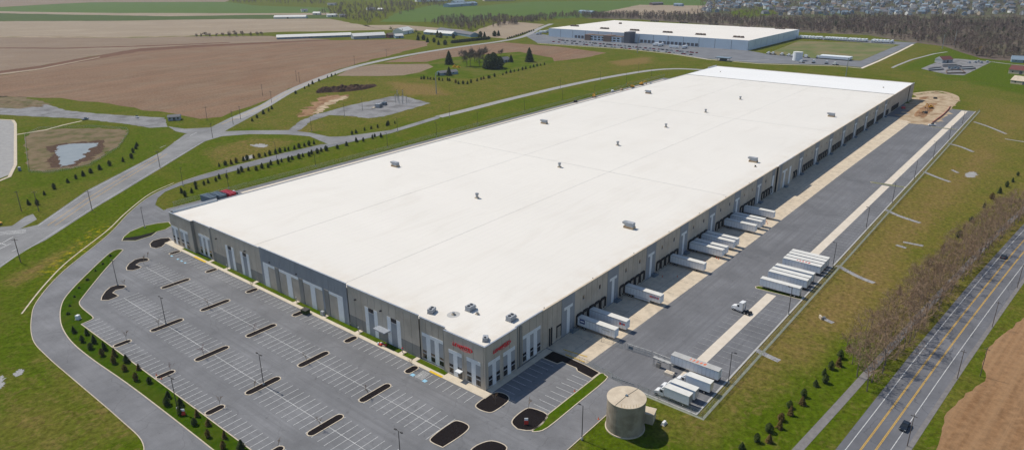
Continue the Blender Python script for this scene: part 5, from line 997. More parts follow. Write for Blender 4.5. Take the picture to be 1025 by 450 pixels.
def make_excavator(mat):
    o = thing('excavator', '', 'excavator')
    for s in (-1, 1): MB().xprism([(-2.0, 0.35), (-1.6, 0.05), (1.6, 0.05), (2.0, 0.35), (1.6, 0.85), (-1.6, 0.85)], s*1.15-0.28, s*1.15+0.28).build('track', 'rubber', o)
    MB().box(-1.9, 1.3, -1.3, 1.3, 0.95, 2.0, top=0.05).build('house', mat, o); cb = MB().box(-0.1, 1.4, 0.3, 1.3, 2.0, 3.1, top=0.1).build('cab', mat, o); MB().box(1.36, 1.42, 0.45, 1.15, 2.1, 2.9).build('windshield', 'window_dark', cb)
    MB().xprism([(1.1, 1.6), (1.4, 1.3), (3.6, 3.8), (5.0, 4.0), (4.9, 4.4), (3.4, 4.3)], -0.5, -0.05).build('boom', mat, o); MB().xprism([(4.6, 4.3), (5.1, 4.3), (5.5, 1.4), (5.2, 1.4)], -0.45, -0.1).build('arm', mat, o); MB().xprism([(5.0, 1.5), (5.7, 1.5), (5.6, 0.6), (4.9, 0.5)], -0.75, 0.2).build('bucket', 'dark_metal', o)
    return o
EX = make_excavator('machine_yellow'); KIDS[EX] = [c for c in bpy.data.objects if c.parent == EX]
for i, (x, y, rz, lab) in enumerate(((594.5, 97.5, 0.5, 'yellow excavator on the rear lot, nearest the camera'), (633, 87.8, 2.2, 'yellow excavator on the rear lot, second from the camera'), (642, 85.2, -0.6, 'yellow excavator on the rear lot, farthest from the camera'), (931, 108.5, 2.6, 'yellow excavator digging the orange soil past the building end'))):
    o = EX if i == 0 else dup(EX); g_ = G(x, y); o.location = (g_.x, g_.y, 0.1); o.rotation_euler = (0, 0, rz); o['label'] = lab; o['group'] = 'excavators'
rr = random.Random(3)
for i, (x, y, mt) in enumerate(((613, 92, 'trailer_white'), (622, 90.5, 'pale_dirt'), (652, 84.5, 'steel_blue'), (576, 102.5, 'core_dark'), (628.5, 91.5, 'machine_red'), (634, 90, 'steel_blue'), (926, 113.5, 'core_dark'), (936, 99, 'core_dark'), (904, 109, 'machine_red'))):
    g_ = G(x, y); o = thing('material_stack', ['white', 'tan', 'blue', 'black', 'red', 'second blue', 'low dark', 'flat dark', 'red barrier'][i]+' stack of building materials '+('on the rear lot' if x < 700 else 'by the building end'), 'materials', (g_.x, g_.y, 0.1), rr.uniform(0, 3), 'stacks of building materials')
    MB().box(-1.5, 1.5, -1.2, 1.2, 0, 0.3).build('pallet', 'wood_pole', o); MB().box(-1.4, 1.4, -1.1, 1.1, 0.3, 1.3+rr.random()*0.7, top=0.05).build('load', mt, o)
bar = GP([(933, 123.5), (938, 120), (944, 115.5), (949, 110.5), (951, 107)]); o = thing('barrier_fence', 'red mesh barrier round the construction ground', 'fence', (bar[0][0], bar[0][1], 0.1)); pb = [(x-bar[0][0], y-bar[0][1]) for x, y, z in bar]
MB().path(pb, 0.06, 0.06, 0.1, 1.1).build('mesh_band', 'machine_red', o); m1 = MB(); [m1.tube((x, y, 0), (x, y, 1.25), 0.06, k=4) for x, y in pb]; m1.build('post', 'wood_pole', o)
rt = thing('service_truck', 'small white pickup truck by the red barrier', 'truck', tuple(G(929, 125.8)[:2])+(0.06,), R(-60)); MB().box(0, 5.2, -0.95, 0.95, 0.45, 1.1, top=0.06).build('body', 'cab_white', rt); MB().box(2.0, 3.7, -0.85, 0.85, 1.1, 1.85, top=0.2).build('cab', 'window_dark', rt)
for x in (0.9, 4.2):
    for y in (-0.85, 0.85): wheel(rt, x, y, 0.38, 0.25)
pipe = thing('drain_pipe', 'pale drain outlet above a stone apron in the dormant field', 'pipe', tuple(G(824, 318.5)[:2])+(0,), R(-50)); MB().tube((-0.9, 0, 0.4), (0.6, 0, 0.4), 0.42, 0.42, 10).build('pipe', 'galvanised', pipe); MB().box(-1.2, -0.7, -0.9, 0.9, 0, 1.1).build('headwall', 'kerb_concrete', pipe)
tb = thing('transformer_box', 'small white cabinet on the shrub strip beside the car park', 'cabinet', tuple(G(78.5, 319.5)[:2])+(0.13,), 0.5); MB().box(-0.8, 0.8, -0.8, 0.8, 0, 0.15).build('pad', 'kerb_concrete', tb); MB().box(-0.65, 0.65, -0.6, 0.6, 0.15, 1.6, top=0.05).build('case', 'accent_white', tb)
tr_ = thing('equipment_frame', 'pale small equipment frame on the lawn beside the tank shed', 'equipment', (17.8, -48.6, 0)); MB().box(-1.0, 1.0, -0.6, 0.6, 0, 0.2).build('pad', 'kerb_concrete', tr_); MB().box(-0.8, 0.8, -0.4, 0.4, 0.25, 0.9, top=0.1).build('case', 'house_white', tr_)
# ------------------------------------------------------------------ trees and shrubs
def bare_tree(seed, h, spread=0.42, lean=0.55, twmat='twig', bmat='bark', lv=4, kids=(6, 5, 4, 4), tw=0.045, low=0.45, frac=0.52):
    rnd = random.Random(seed); tk = MB(); cr = MB()
    def grow(p, d, L, r, level):
        mid = p+d*L*0.55+Vector((rnd.uniform(-1, 1), rnd.uniform(-1, 1), 0))*L*0.05; end = p+d*L+Vector((rnd.uniform(-1, 1), rnd.uniform(-1, 1), rnd.uniform(0, 1)))*L*0.07
        tgt = tk if level == 0 else cr
        if level <= 2: tgt.tube(p, mid, r, r*0.75, 5 if level == 0 else 3, caps=False); tgt.tube(mid, end, r*0.75, r*0.4, 5 if level == 0 else 3, caps=False)
        else:
            s = d.orthogonal().normalized()*max(r*1.4, tw); s.rotate(Matrix.Rotation(rnd.uniform(0, 6.28), 3, d)); cr.face([p-s, p+s, end])
        if level >= lv: return
        for i in range(kids[min(level, 3)]):
            t = rnd.uniform(low, 1.0) if level == 0 else rnd.uniform(0.25, 1.0); q = p+(end-p)*t
            a = rnd.uniform(0, 6.28); sp = spread*rnd.uniform(0.7, 1.6)
            o = d.orthogonal().normalized(); o.rotate(Matrix.Rotation(a, 3, d)); nd = (d+o*sp*1.5+Vector((0, 0, 0.14))).normalized()
            grow(q, nd, L*rnd.uniform(0.48, 0.72), r*rnd.uniform(0.4, 0.55), level+1)
    grow(Vector((0, 0, 0)), Vector((rnd.uniform(-.06, .06), rnd.uniform(-.06, .06), 1)).normalized(), h*frac, h*0.015, 0)
    return tk.mesh('trunk', bmat), cr.mesh('crown', twmat)
def tree_from(name, label, cat, tm, cm, loc, rz, s, group):
    o = thing(name, label, cat, loc, rz, group); o.scale = (s, s, s) if not isinstance(s, tuple) else s
    obj('trunk', tm, o); obj('crown', cm, o); return o
BT_ = [bare_tree(10+i, 11, 0.72, tw=0.031) for i in range(5)]
tl = [(60, -86.9), (69.5, -87.7), (82.8, -88.4), (108.6, -91.0), (134.7, -93.4), (166.2, -96.0), (203, -99.6), (300, -111.5)]
def ytl(x): return float(np.interp(x, [a for a, b in tl], [b for a, b in tl]))
rnd = random.Random(5)
rowspec = [('nearest the highway', 0.0, 69, 300, 5.8, 1.2), ('second from the highway', 4.6, 74, 295, 5.2, 1.04), ('third from the highway', 8.6, 82, 290, 4.8, 0.92), ('on the field side', 12.4, 90, 285, 4.6, 0.74)]
for rn_, off, xa, xb, st, sc in rowspec:
    x = xa; k = 0
    while x < xb:
        tm, cm = BT_[rnd.randrange(5)]; xx = x+rnd.uniform(-1, 1); s = sc*rnd.uniform(0.82, 1.2)
        tree_from('bare_tree', 'bare brown tree in the roadside row %s, %s from the bottom' % (rn_, nth(k)), 'tree', tm, cm, (xx, ytl(xx)+off+rnd.uniform(-.8, .8), 0), rnd.uniform(0, 6.28), s, 'bare trees along the highway')
        x += st*rnd.uniform(0.85, 1.15)*(1+max(0, x-180)/400); k += 1
def conifer(seed, mat, n=260, h=1.0, r=0.34, bot=0.04, broad=False):
    rd = random.Random(seed); m_ = MB()
    for i in range(n):
        t = rd.random()**0.75; z = bot+(1-bot)*t; rr_ = (r*math.sin(math.pi*min(1, t*0.86+0.12))**0.6 if broad else r*(1-t)**0.8)*rd.uniform(0.55, 1.08)+0.01; a = rd.uniform(0, 6.28)
        p = Vector((rr_*math.cos(a), rr_*math.sin(a), z)); s = rd.uniform(0.05, 0.10)*(1.15-0.6*t)
        d1 = Vector((math.cos(a)*0.9, math.sin(a)*0.9, -0.55+rd.uniform(-.3, .3))).normalized(); d2 = Vector((-math.sin(a), math.cos(a), rd.uniform(-.4, .4))).normalized()
        m_.face([p-d2*s, p+d2*s, p+d1*s*1.7], 0); m_.face([p-d1*s*0.6-d2*s*.5, p+Vector((0, 0, 1))*s*1.2, p+d2*s], 0)
    m_.tube((0, 0, bot), (0, 0, 0.9), r*0.62, 0.02, 7, 0, False)
    return MB().tube((0, 0, 0), (0, 0, 0.25), 0.03, 0.02, 5).mesh('trunk', 'bark'), m_.mesh('crown', mat)
CN = [conifer(0, 'conifer'), conifer(1, 'conifer', r=0.30, broad=True), conifer(2, 'conifer')]; BE = [conifer(40+i, 'conifer', 420, r=0.36, broad=True) for i in range(3)]; CB = [conifer(9+i, 'conifer_brown', r=0.3, broad=i == 1) for i in range(2)]; SP = [conifer(20+i, 'conifer', 700, r=0.27) for i in range(2)]
def shrub_row(name, fmt, pts, h, group, brown=(), zz=0.0, wide=1.0, lift=0.0):
    for i, (x, y) in enumerate(pts):
        g_ = G(x, y); br = i in brown; tm, cm = (CB if br else CN)[i % 2]; s = h*rnd.uniform(0.74, 1.1)
        ww = s*wide*rnd.uniform(0.85, 1.25); tr_o = tree_from(name, fmt % ('brown-tipped ' if br else 'dark ', nth(i)), 'shrub', tm, cm, (g_.x+rnd.uniform(-.3, .3), g_.y+rnd.uniform(-.3, .3), zz), 0, (ww, ww, s), group); tr_o.rotation_euler = (rnd.uniform(-.07, .07), rnd.uniform(-.07, .07), rnd.uniform(0, 6.28))
def zz_(x0, y0, s, pts): return [(x0+a/s, y0+b/s) for a, b in pts]
a_ = zz_(60, 320, 4.5, [(65, 60), (105, 98), (122, 70), (143, 130), (155, 105), (190, 160), (205, 135), (243, 195), (248, 160), (295, 230), (298, 190), (348, 270), (350, 225), (405, 285)])+zz_(160, 350, 4.5, [(38, 212), (35, 245), (95, 250), (97, 290), (163, 300), (157, 335), (220, 340), (222, 392), (288, 400), (290, 445), (365, 448)])
shrub_row('evergreen_shrub', '%sconical evergreen on the strip beside the car park, %s from the left', a_, 2.8, 'evergreens on the car park strip', {5, 7, 8, 9, 11, 12, 18, 20, 21, 22, 23}, 0.13, 0.95)
shrub_row('evergreen_shrub', '%sconical evergreen on the bank by the shared path, %s from the bottom', zz_(740, 340, 4.09, [(10, 448), (75, 418), (118, 415), (122, 375), (160, 360), (168, 325), (205, 306), (208, 275), (255, 265), (258, 232), (315, 188), (350, 175), (350, 142), (374, 117), (408, 105), (413, 75), (445, 45)]), 3.0, 'evergreens on the bank by the shared path', {2, 4, 5, 6, 8, 14, 16}, 0.0, 0.95)
shrub_row('evergreen_shrub', '%ssmall evergreen at the field edge of the bare trees, %s from the bottom', [(899, 294), (930, 265), (944, 250), (959, 237), (965, 229), (972, 222), (985, 208), (993, 199), (1000, 193), (1008, 187), (1013, 182), (1019, 176)], 3.2, 'evergreens at the field edge of the bare trees', {0, 2, 4, 7})
shrub_row('evergreen_shrub', '%ssmall evergreen on the upper side of the rear drive, %s from the left', zz_(180, 120, 5.63, [(225, 262), (257, 255), (293, 250), (322, 240), (358, 232), (383, 226), (420, 216), (448, 210), (482, 205), (505, 197), (542, 190), (565, 183), (593, 176), (612, 173), (648, 164), (671, 157), (705, 150), (728, 145), (757, 136)]), 3.3, 'evergreens above the rear drive', {2, 3, 6})
shrub_row('evergreen_shrub', '%ssmall evergreen on the lower side of the rear drive, %s from the left', zz_(180, 120, 5.63, [(10, 412), (30, 430), (66, 410), (90, 370), (93, 388), (135, 367), (161, 355), (202, 346), (221, 330), (266, 325), (331, 300), (350, 290), (390, 285), (434, 283), (461, 272), (500, 268), (512, 252), (555, 249), (573, 236), (615, 234), (633, 223), (673, 217), (693, 207), (728, 205), (746, 193), (777, 188), (795, 178), (826, 172)]), 3.3, 'evergreens below the rear drive')
shrub_row('evergreen_shrub', '%ssmall evergreen beside the long perimeter drive, %s from the left', zz_(220, 90, 4.09, [(520, 228), (482, 240), (560, 213), (588, 210), (625, 200), (635, 193), (660, 194), (543, 183), (560, 177), (592, 167), (620, 160), (647, 155), (682, 147), (690, 144), (718, 138)]), 3.2, 'evergreens beside the perimeter drive')
shrub_row('evergreen_shrub', '%ssmall evergreen along the county road, %s from the left', zz_(250, 0, 3.46, [(8, 420), (25, 408), (48, 395), (65, 386), (78, 378), (160, 325), (190, 308), (205, 300), (218, 292), (240, 282), (270, 270), (283, 266), (297, 261)]), 3.6, 'evergreens along the county road')
shrub_row('evergreen_shrub', '%ssmall evergreen edging the farmhouse lawn, %s from the left', zz_(420, 30, 6.43, [(12, 318), (28, 318), (55, 318), (70, 320), (93, 322), (127, 325), (150, 328), (180, 328), (192, 330), (235, 342), (250, 349), (280, 349), (308, 349), (330, 342), (370, 331), (395, 322), (413, 317), (440, 313), (453, 309), (482, 302), (535, 292), (560, 282), (585, 275), (608, 271), (637, 266), (662, 260), (685, 253), (712, 247), (735, 241), (757, 236), (780, 231), (805, 227)]), 3.6, 'evergreens edging the farmhouse lawn', {3, 9, 16})
shrub_row('evergreen_shrub', '%ssmall evergreen on the verge below the basin, %s from the left', zz_(0, 110, 3.46, [(100, 328), (130, 328), (155, 294), (187, 274), (236, 252), (264, 239), (289, 229), (315, 218), (345, 207), (381, 192), (428, 179), (455, 167), (470, 135), (462, 148), (476, 125)]), 3.2, 'evergreens on the verge below the basin')
shrub_row('evergreen_shrub', '%sround shrub on the green tip beside the drive, %s from the top', zz_(50, 240, 4.5, [(270, 75), (238, 110), (205, 142), (170, 182), (135, 218), (106, 258), (85, 300), (80, 335)]), 0.9, 'low shrubs on the green strip tip', (), 0.13, 1.8)
# young bare trees in the car park islands
YT = [bare_tree(60+i, 4.2, 0.35, twmat='red_twig' if i == 0 else 'twig', lv=4, kids=(5, 3, 3, 3), tw=0.02) for i in range(2)]
k = 0
for (x, y, rd) in ((-24, 113.2, 1), (-24, 83.1, 0), (-24, 53.6, 1), (-24, 24, 1), (-42.5, 112.4, 1), (-42.5, 82.3, 0), (-42.5, 53, 1), (-41.5, 22.9, 1), (-53.6, 111.6, 1), (-53.4, 81.8, 0), (-53.4, 52.9, 1), (-53.6, 24, 1), (-6, 24.8, 1), (-4, -7.2, 1), (0.2, -15.9, 1), (-17, 176, 1), (-20.5, 172, 1), (-35.5, 155, 1), (-6, 113.6, 1)):
    tm, cm = YT[0 if rd == 0 else 1]
    tree_from('young_tree', 'thin %s sapling on a mulch island, %s of those in the car park' % ('red-budded' if rd == 0 else 'bare', nth(k)), 'tree', tm, cm, (x, y, 0.13), rnd.uniform(0, 6), rnd.uniform(0.8, 1.05), 'saplings on the car park islands'); k += 1
# farmhouse trees, farm trees
def place(name, label, mesh2, x, y, s, group, rz=None):
    g_ = G(x, y); return tree_from(name, label, 'tree', mesh2[0], mesh2[1], (g_.x, g_.y, 0), rnd.uniform(0, 6.28) if rz is None else rz, s, group)
BG = [bare_tree(80+i, 17, 0.55, twmat='far_twig', tw=0.15, low=0.22, frac=0.46, kids=(9, 5, 4, 4)) for i in range(3)]
for i, (x, y, s) in enumerate(((467.5, 66.5, 1.05), (470.7, 66.6, 1.0), (475.2, 62, .9), (480, 66, 1.1), (484, 62, .9), (501.5, 56.5, .55))): place('bare_tree', 'tall bare tree by the farmhouse, %s from the left' % nth(i), BG[i % 3], x, y, s*1.5, 'farmhouse trees')
for i, (x, y, h, lab) in enumerate(((449.5, 64.6, 16, 'tall dark spruce left of the bare farmhouse trees'), (449.5, 75.8, 9.5, 'dark spruce beside the blue shed'), (511.5, 62.3, 9, 'small dark spruce right of the evergreen clump'), (529.8, 62, 17, 'large lone spruce at the right of the farmhouse lawn'), (439, 76, 4.5, 'round dark bush beside the blue shed'))): place('spruce_tree', lab, SP[i % 2], x, y, (h*1.1, h*1.1, h), 'farmhouse trees')
for i, (x, y) in enumerate(((486, 68.5), (489, 69), (492, 69.2), (495, 69.3), (498, 69), (500.5, 68), (488, 67), (494, 67.3))): place('evergreen_tree', 'tall dark evergreen in the farmhouse clump, %s from the left' % nth(i), (BE if i % 3 else SP)[i % 2], x, y, (13+(i*37 % 5), 13+(i*37 % 5), 12+(i*53 % 6)), 'farmhouse evergreen clump')
place('forsythia', 'yellow flowering shrub beside the farmhouse spruce', (CN[0][0], conifer(50, 'forsythia', 260, r=0.5)[1]), 455, 67.5, (7, 7, 3.2), 'farmhouse shrubs')
place('forsythia', 'second yellow flowering shrub right of the first', (CN[0][0], conifer(51, 'forsythia', 260, r=0.5)[1]), 458.5, 67.8, (7, 7, 2.6), 'farmhouse shrubs')
HG = [bare_tree(120+i, 15, 0.6, twmat='far_twig', tw=0.2, low=0.02, frac=0.42, kids=(9, 5, 4, 4)) for i in range(3)]
for i, (x, y, s) in enumerate(((197, 37.3, .55), (202, 37.3, .6), (206, 37.2, .75), (210, 37.2, .6), (217, 37, .55), (223, 36.8, .6), (230, 36.8, .8), (236, 36.6, .85), (243, 36.5, .8), (251, 36.2, .6), (258, 36, .6), (262, 36, .6))): place('bare_tree', 'bare tree in the hedgerow of the upper field, %s from the left' % nth(i), HG[i % 3], x, y, s*1.1, 'hedgerow trees of the upper field')
for i, (x, y, h) in enumerate(((418.5, 40.3, 9), (424, 40, 8), (428, 42.5, 8), (434.5, 42.5, 7), (439, 45, 7), (445.5, 45, 7.5), (438, 37.5, 11), (441, 38, 9), (403, 34.5, 9), (481, 37, 9), (485, 36.8, 8), (495, 36.5, 9), (499, 36, 9), (454, 38.5, 7))): place('spruce_tree', 'dark conifer among the farm sheds, %s of the farm group' % nth(i), BE[i % 3] if i % 2 else SP[i % 2], x, y, (h*1.1, h*1.1, h), 'farm conifers')
for i, (x, y) in enumerate(zip(np.linspace(453, 489, 16), np.linspace(43.3, 39.4, 16))): place('hedge_evergreen', 'dark evergreen in the clipped row along the county road, %s from the left' % nth(i), BE[i % 3], x, y, (9, 9, 4.6), 'evergreen screen along the county road')
for i, (x, y) in enumerate(zip(np.linspace(508, 534, 13), np.linspace(39.5, 31, 13))): place('hedge_evergreen', 'dark evergreen beside the pale road by the far warehouse, %s from the left' % nth(i), CN[i % 3], x, y, (6, 6, 3.4), 'evergreens beside the pale road')
GB = [bare_tree(90+i, 12, 0.55, twmat='bud_green', tw=0.16) for i in range(2)]
for i, (x, y, s) in enumerate(((392, 33.3, .9), (397, 33, .8), (416, 37, 1.0), (420, 38, .9), (366, 24, 1.0), (345, 14, 1.0), (352, 16, 1.1), (432, 38, .8), (438, 40, .8), (447, 41, .7))): place('budding_tree', 'pale green budding tree near the farm, %s of the farm group' % nth(i), GB[i % 2], x, y, s, 'budding farm trees')
place('budding_tree', 'yellow-green tree at the edge of the far wood above the water works', (BG[0][0], bare_tree(97, 17, .5, twmat='forsythia')[1]), 978, 55, .7, 'wood edge trees')
# far-off woods that read as one mass
def woods(name, label, spec, mat, seed, hmin=9, hmax=15, ntri=85):
    rg = np.random.RandomState(seed); V = []; 
    for poly, dens in spec:
        pp = np.array([(G(x, y).x, G(x, y).y) for x, y in poly]); lo = pp.min(0); hi = pp.max(0); n = int((hi-lo).prod()*dens)
        c = lo+rg.rand(n, 2)*(hi-lo); ins = np.zeros(n, bool)
        for i in range(len(pp)):
            (x0, y0), (x1, y1) = pp[i], pp[(i+1) % len(pp)]
            ins ^= ((y0 > c[:, 1]) != (y1 > c[:, 1])) & (c[:, 0] < (x1-x0)*(c[:, 1]-y0)/((y1-y0) or 1e-9)+x0)
        V.append(c[ins])
    c = np.concatenate(V); n = len(c); h = rg.uniform(hmin, hmax, n)
    a = rg.uniform(0, 6.283, (n, ntri)); a2 = a+rg.uniform(-1.6, 1.6, (n, ntri)); t = rg.uniform(0.15, 1, (n, ntri)); rr_ = rg.uniform(0.02, 0.34, (n, ntri))*np.sin(np.clip(t, 0, .97)*np.pi*0.85+0.35)
    base = np.stack([rr_*0.45*np.cos(a), rr_*0.45*np.sin(a), t*0.72], -1); tip = np.stack([rr_*0.8*np.cos(a)+0.16*np.cos(a2), rr_*0.8*np.sin(a)+0.16*np.sin(a2), t*0.72+rg.uniform(-0.02, 0.22, (n, ntri))], -1)
    wv = np.stack([-np.sin(a), np.cos(a), np.zeros_like(a)], -1)*rg.uniform(0.012, 0.034, (n, ntri, 1))
    tri = np.stack([base-wv, base+wv, tip], 2)*h[:, None, None, None]; tri[..., :2] += c[:, None, None, :]
    tr2 = np.array([[-0.02, 0, 0], [0.02, 0, 0], [0, 0, 0.7]])[None]*h[:, None, None]; tr2[..., :2] += c[:, None, :]
    vv = np.concatenate([tri.reshape(-1, 3), tr2.reshape(-1, 3)]); nf = len(vv)//3
    me_ = bpy.data.meshes.new(name); me_.vertices.add(len(vv)); me_.vertices.foreach_set('co', vv.ravel()); me_.loops.add(len(vv)); me_.loops.foreach_set('vertex_index', np.arange(len(vv))); me_.polygons.add(nf); me_.polygons.foreach_set('loop_start', np.arange(0, len(vv), 3)); me_.materials.append(M[mat]); me_.update(calc_edges=True)
    return obj(name, me_, kind='stuff', label=label)
woods('woodland', 'brown leafless wood behind the far truck lane', [([(765, 22), (860, 18), (1040, 22), (1045, 62), (1000, 60), (982, 58), (962, 52), (945, 46), (905, 41), (870, 35), (800, 32)], 0.010)], 'far_twig', 1)
woods('woodland', 'leafless tree belt behind the far warehouse', [([(585, 18.5), (640, 19.5), (760, 28), (800, 31), (800, 23), (720, 16.5), (640, 14.5), (600, 15)], 0.009), ([(500, 25.5), (520, 20), (560, 15), (600, 15), (600, 19), (560, 19), (540, 22.5)], 0.007)], 'far_twig', 2)
woods('tree_belt', 'leafless trees behind the farm sheds', [([(425, 23), (455, 18), (500, 17.5), (540, 21), (500, 27), (470, 31), (440, 27)], 0.006), ([(318, 14), (340, 4), (400, 4), (420, 9), (390, 19), (372, 25), (350, 20)], 0.0017), ([(380, 2), (470, 3), (480, 6), (400, 8)], 0.0022), ([(225, 1), (330, 1), (330, 5), (240, 3.5)], 0.0012)], 'far_twig', 3)
woods('garden_trees', 'leafless trees among the far suburb houses', [([(690, 14), (700, 2), (720, -5), (1040, -5), (1040, 20), (860, 17), (770, 20)], 0.0030)], 'far_twig', 4, 7, 12, 60)
woods('blossom_trees', 'white flowering trees along the wood edges', [([(860, 18), (1030, 24), (1040, 58), (960, 46), (880, 32)], 0.0002), ([(640, 15), (800, 24), (800, 31), (640, 20)], 0.0003)], 'blossom', 6, 5, 8, 60)
woods('wood_evergreens', 'dark evergreens scattered in the far wood', [([(800, 22), (1040, 24), (1040, 52), (950, 44), (860, 32)], 0.0004)], 'conifer', 7, 9, 14, 150)
woods('pond_reeds', 'brown reeds round the pond', [([(45, 147), (60, 144), (72, 142.5), (58, 149), (56, 160), (62, 168), (50, 168)], 0.25), ([(98, 141), (104, 141), (100, 152), (88, 160), (92, 151)], 0.25)], 'far_twig', 8, 0.8, 1.8, 8)
# ------------------------------------------------------------------ distant buildings
def gable(name, label, A, B, depth, eave, ridge, wall, roof, cat='barn', group=None, door=True, nwin=0):
    a = G(*A); b = G(*B); d = (b-a); L = d.length; rz = math.atan2(d.y, d.x); o = thing(name, label, cat, (a.x, a.y, 0), rz, group)
    MB().box(0, L, 0, depth, 0, eave).build('wall', wall, o)
    m_ = MB(); m_.face([(-.4, -.5, eave-0.1), (L+.4, -.5, eave-0.1), (L+.4, depth/2, ridge), (-.4, depth/2, ridge)]); m_.face([(-.4, depth/2, ridge), (L+.4, depth/2, ridge), (L+.4, depth+.5, eave-0.1), (-.4, depth+.5, eave-0.1)])
    m_.face([(-.4, -.5, eave-0.1), (-.4, depth/2, ridge), (-.4, depth+.5, eave-0.1)], 1); m_.face([(L+.4, -.5, eave-0.1), (L+.4, depth+.5, eave-0.1), (L+.4, depth/2, ridge)], 1); m_.build('roof', [roof, wall], o)
    if door: MB().box(L*0.42, L*0.42+min(3, L*.2), -0.05, 0, 0.05, eave*0.8).build('door', 'far_wall_dark', o)
    for i in range(nwin): x = L*(i+0.5)/nwin; MB().box(x-0.6, x+0.6, -0.06, 0.0, eave*0.4, eave*0.4+1.2).build('window', 'window_dark', o)
    return o
gable('long_barn', 'very long low barn with a pale roof across the field', (277, 39.6), (352, 37.0), 22, 3.2, 6.5, 'roof_blue', 'roof_pale', nwin=12)
gable('barn', 'white-gabled barn with grey wall at the end of the long barn', (354, 39.6), (386, 38.0), 20, 5, 9, 'house_grey', 'roof_pale')
gable('barn', 'grey farm shed right of the white-gabled barn', (396, 38.6), (404, 38.2), 12, 4, 7, 'house_blue', 'roof_pale')
gable('farmhouse', 'red-brown farmhouse beside the farm sheds', (389, 38.2), (394.5, 37.8), 9, 5, 8, 'roof_red', 'roof_brown', 'house', nwin=2)
gable('barn', 'bright white barn roof behind the farm', (404, 34.8), (414, 33), 22, 6, 11, 'house_white', 'roof_pale')
gable('barn', 'long grey shed in the middle of the farm', (424, 34.4), (452, 36.4), 15, 4, 7.5, 'house_blue', 'roof_pale', nwin=5)
gable('barn', 'long grey shed at the right of the farm', (437, 32.0), (471, 37.4), 17, 4, 7.5, 'house_blue', 'roof_grey', nwin=5)
gable('shed', 'blue shed in front of the farmhouse spruce', (441, 76), (458.5, 74.2), 9, 3, 5, 'house_blue', 'roof_grey', 'shed', nwin=2)
gable('farmhouse', 'grey farmhouse right of the evergreen clump', (502, 63.3), (511, 62), 10, 3.4, 6.5, 'house_grey', 'roof_grey', 'house', nwin=3)
gable('mobile_home', 'grey mobile home beside the gravel lot', (168.3, 121.2), (180.5, 120.4), 7, 3.2, 4.4, 'house_grey', 'roof_grey', 'mobile home', nwin=3)
gable('barn', 'white long roof at the far left farm', (274, 19), (306, 18.6), 22, 4, 7, 'house_white', 'roof_pale')
for i, (A, B, w_, r_, lab) in enumerate((((302, 12), (308, 11.8), 'house_white', 'roof_grey', 'white farm building in the far left hamlet, first'), ((313, 15), (320, 15), 'roof_pale', 'roof_pale', 'pale farm building in the far left hamlet, second'), ((328, 5.6), (337, 5.4), 'house_white', 'roof_grey', 'white long farm building at the top left hamlet'), ((328, 17.2), (338, 16.8), 'house_white', 'roof_pale', 'white farm building near the tree clump'), ((340, 17.5), (346, 17.3), 'house_tan', 'roof_grey', 'tan farm building near the tree clump'), ((368, 10.5), (376, 10.2), 'house_white', 'roof_grey', 'white house near the top pasture'), ((378, 11), (383, 11), 'house_tan', 'roof_pale', 'tan shed near the top pasture'))): gable('farm_building', lab, A, B, 12, 4, 7, w_, r_, 'farm building', 'far farm buildings')
for i, (A, B, w_, r_, lab) in enumerate((((450, 7.5), (478, 5.5), 'house_blue', 'roof_blue', 'long blue school roof at the top centre'), ((456, 4.5), (466, 4), 'house_blue', 'roof_blue', 'low blue wing of the top centre school'), ((418, 2.2), (448, 1.2), 'house_white', 'roof_grey', 'white row of houses at the top centre'), ((485, 1.5), (515, 0.8), 'house_tan', 'roof_brown', 'brown row of houses at the top centre'), ((653, 5.5), (664, 5), 'roof_brown', 'roof_grey', 'dark house on the bare plot, left'), ((674, 6.3), (682, 6.6), 'house_blue', 'roof_blue', 'blue house on the bare plot, right'), ((579, 13.5), (592, 14.5), 'house_blue', 'roof_blue', 'blue farm shed behind the far warehouse'))): gable('far_building', lab, A, B, 25 if i < 4 else 14, 7 if i < 4 else 5, 11 if i < 4 else 8, w_, r_, 'building', 'far buildings at the top')
for i, (A, B, w_, r_, lab, hh) in enumerate((((1009, 73.5), (1035, 76), 'house_tan', 'roof_red', 'cream house with red roof at the right edge', 4.5), ((1011, 83.5), (1040, 87), 'house_tan', 'tank_roof', 'cream garage with tan roof at the right edge', 3.5), ((1012, 62.5), (1040, 64), 'house_blue', 'roof_blue', 'long blue roofed shed at the right edge', 3.5))): gable('edge_house', lab, A, B, 14, hh, hh+4, w_, r_, 'house', None, True, 3)
HM = {}
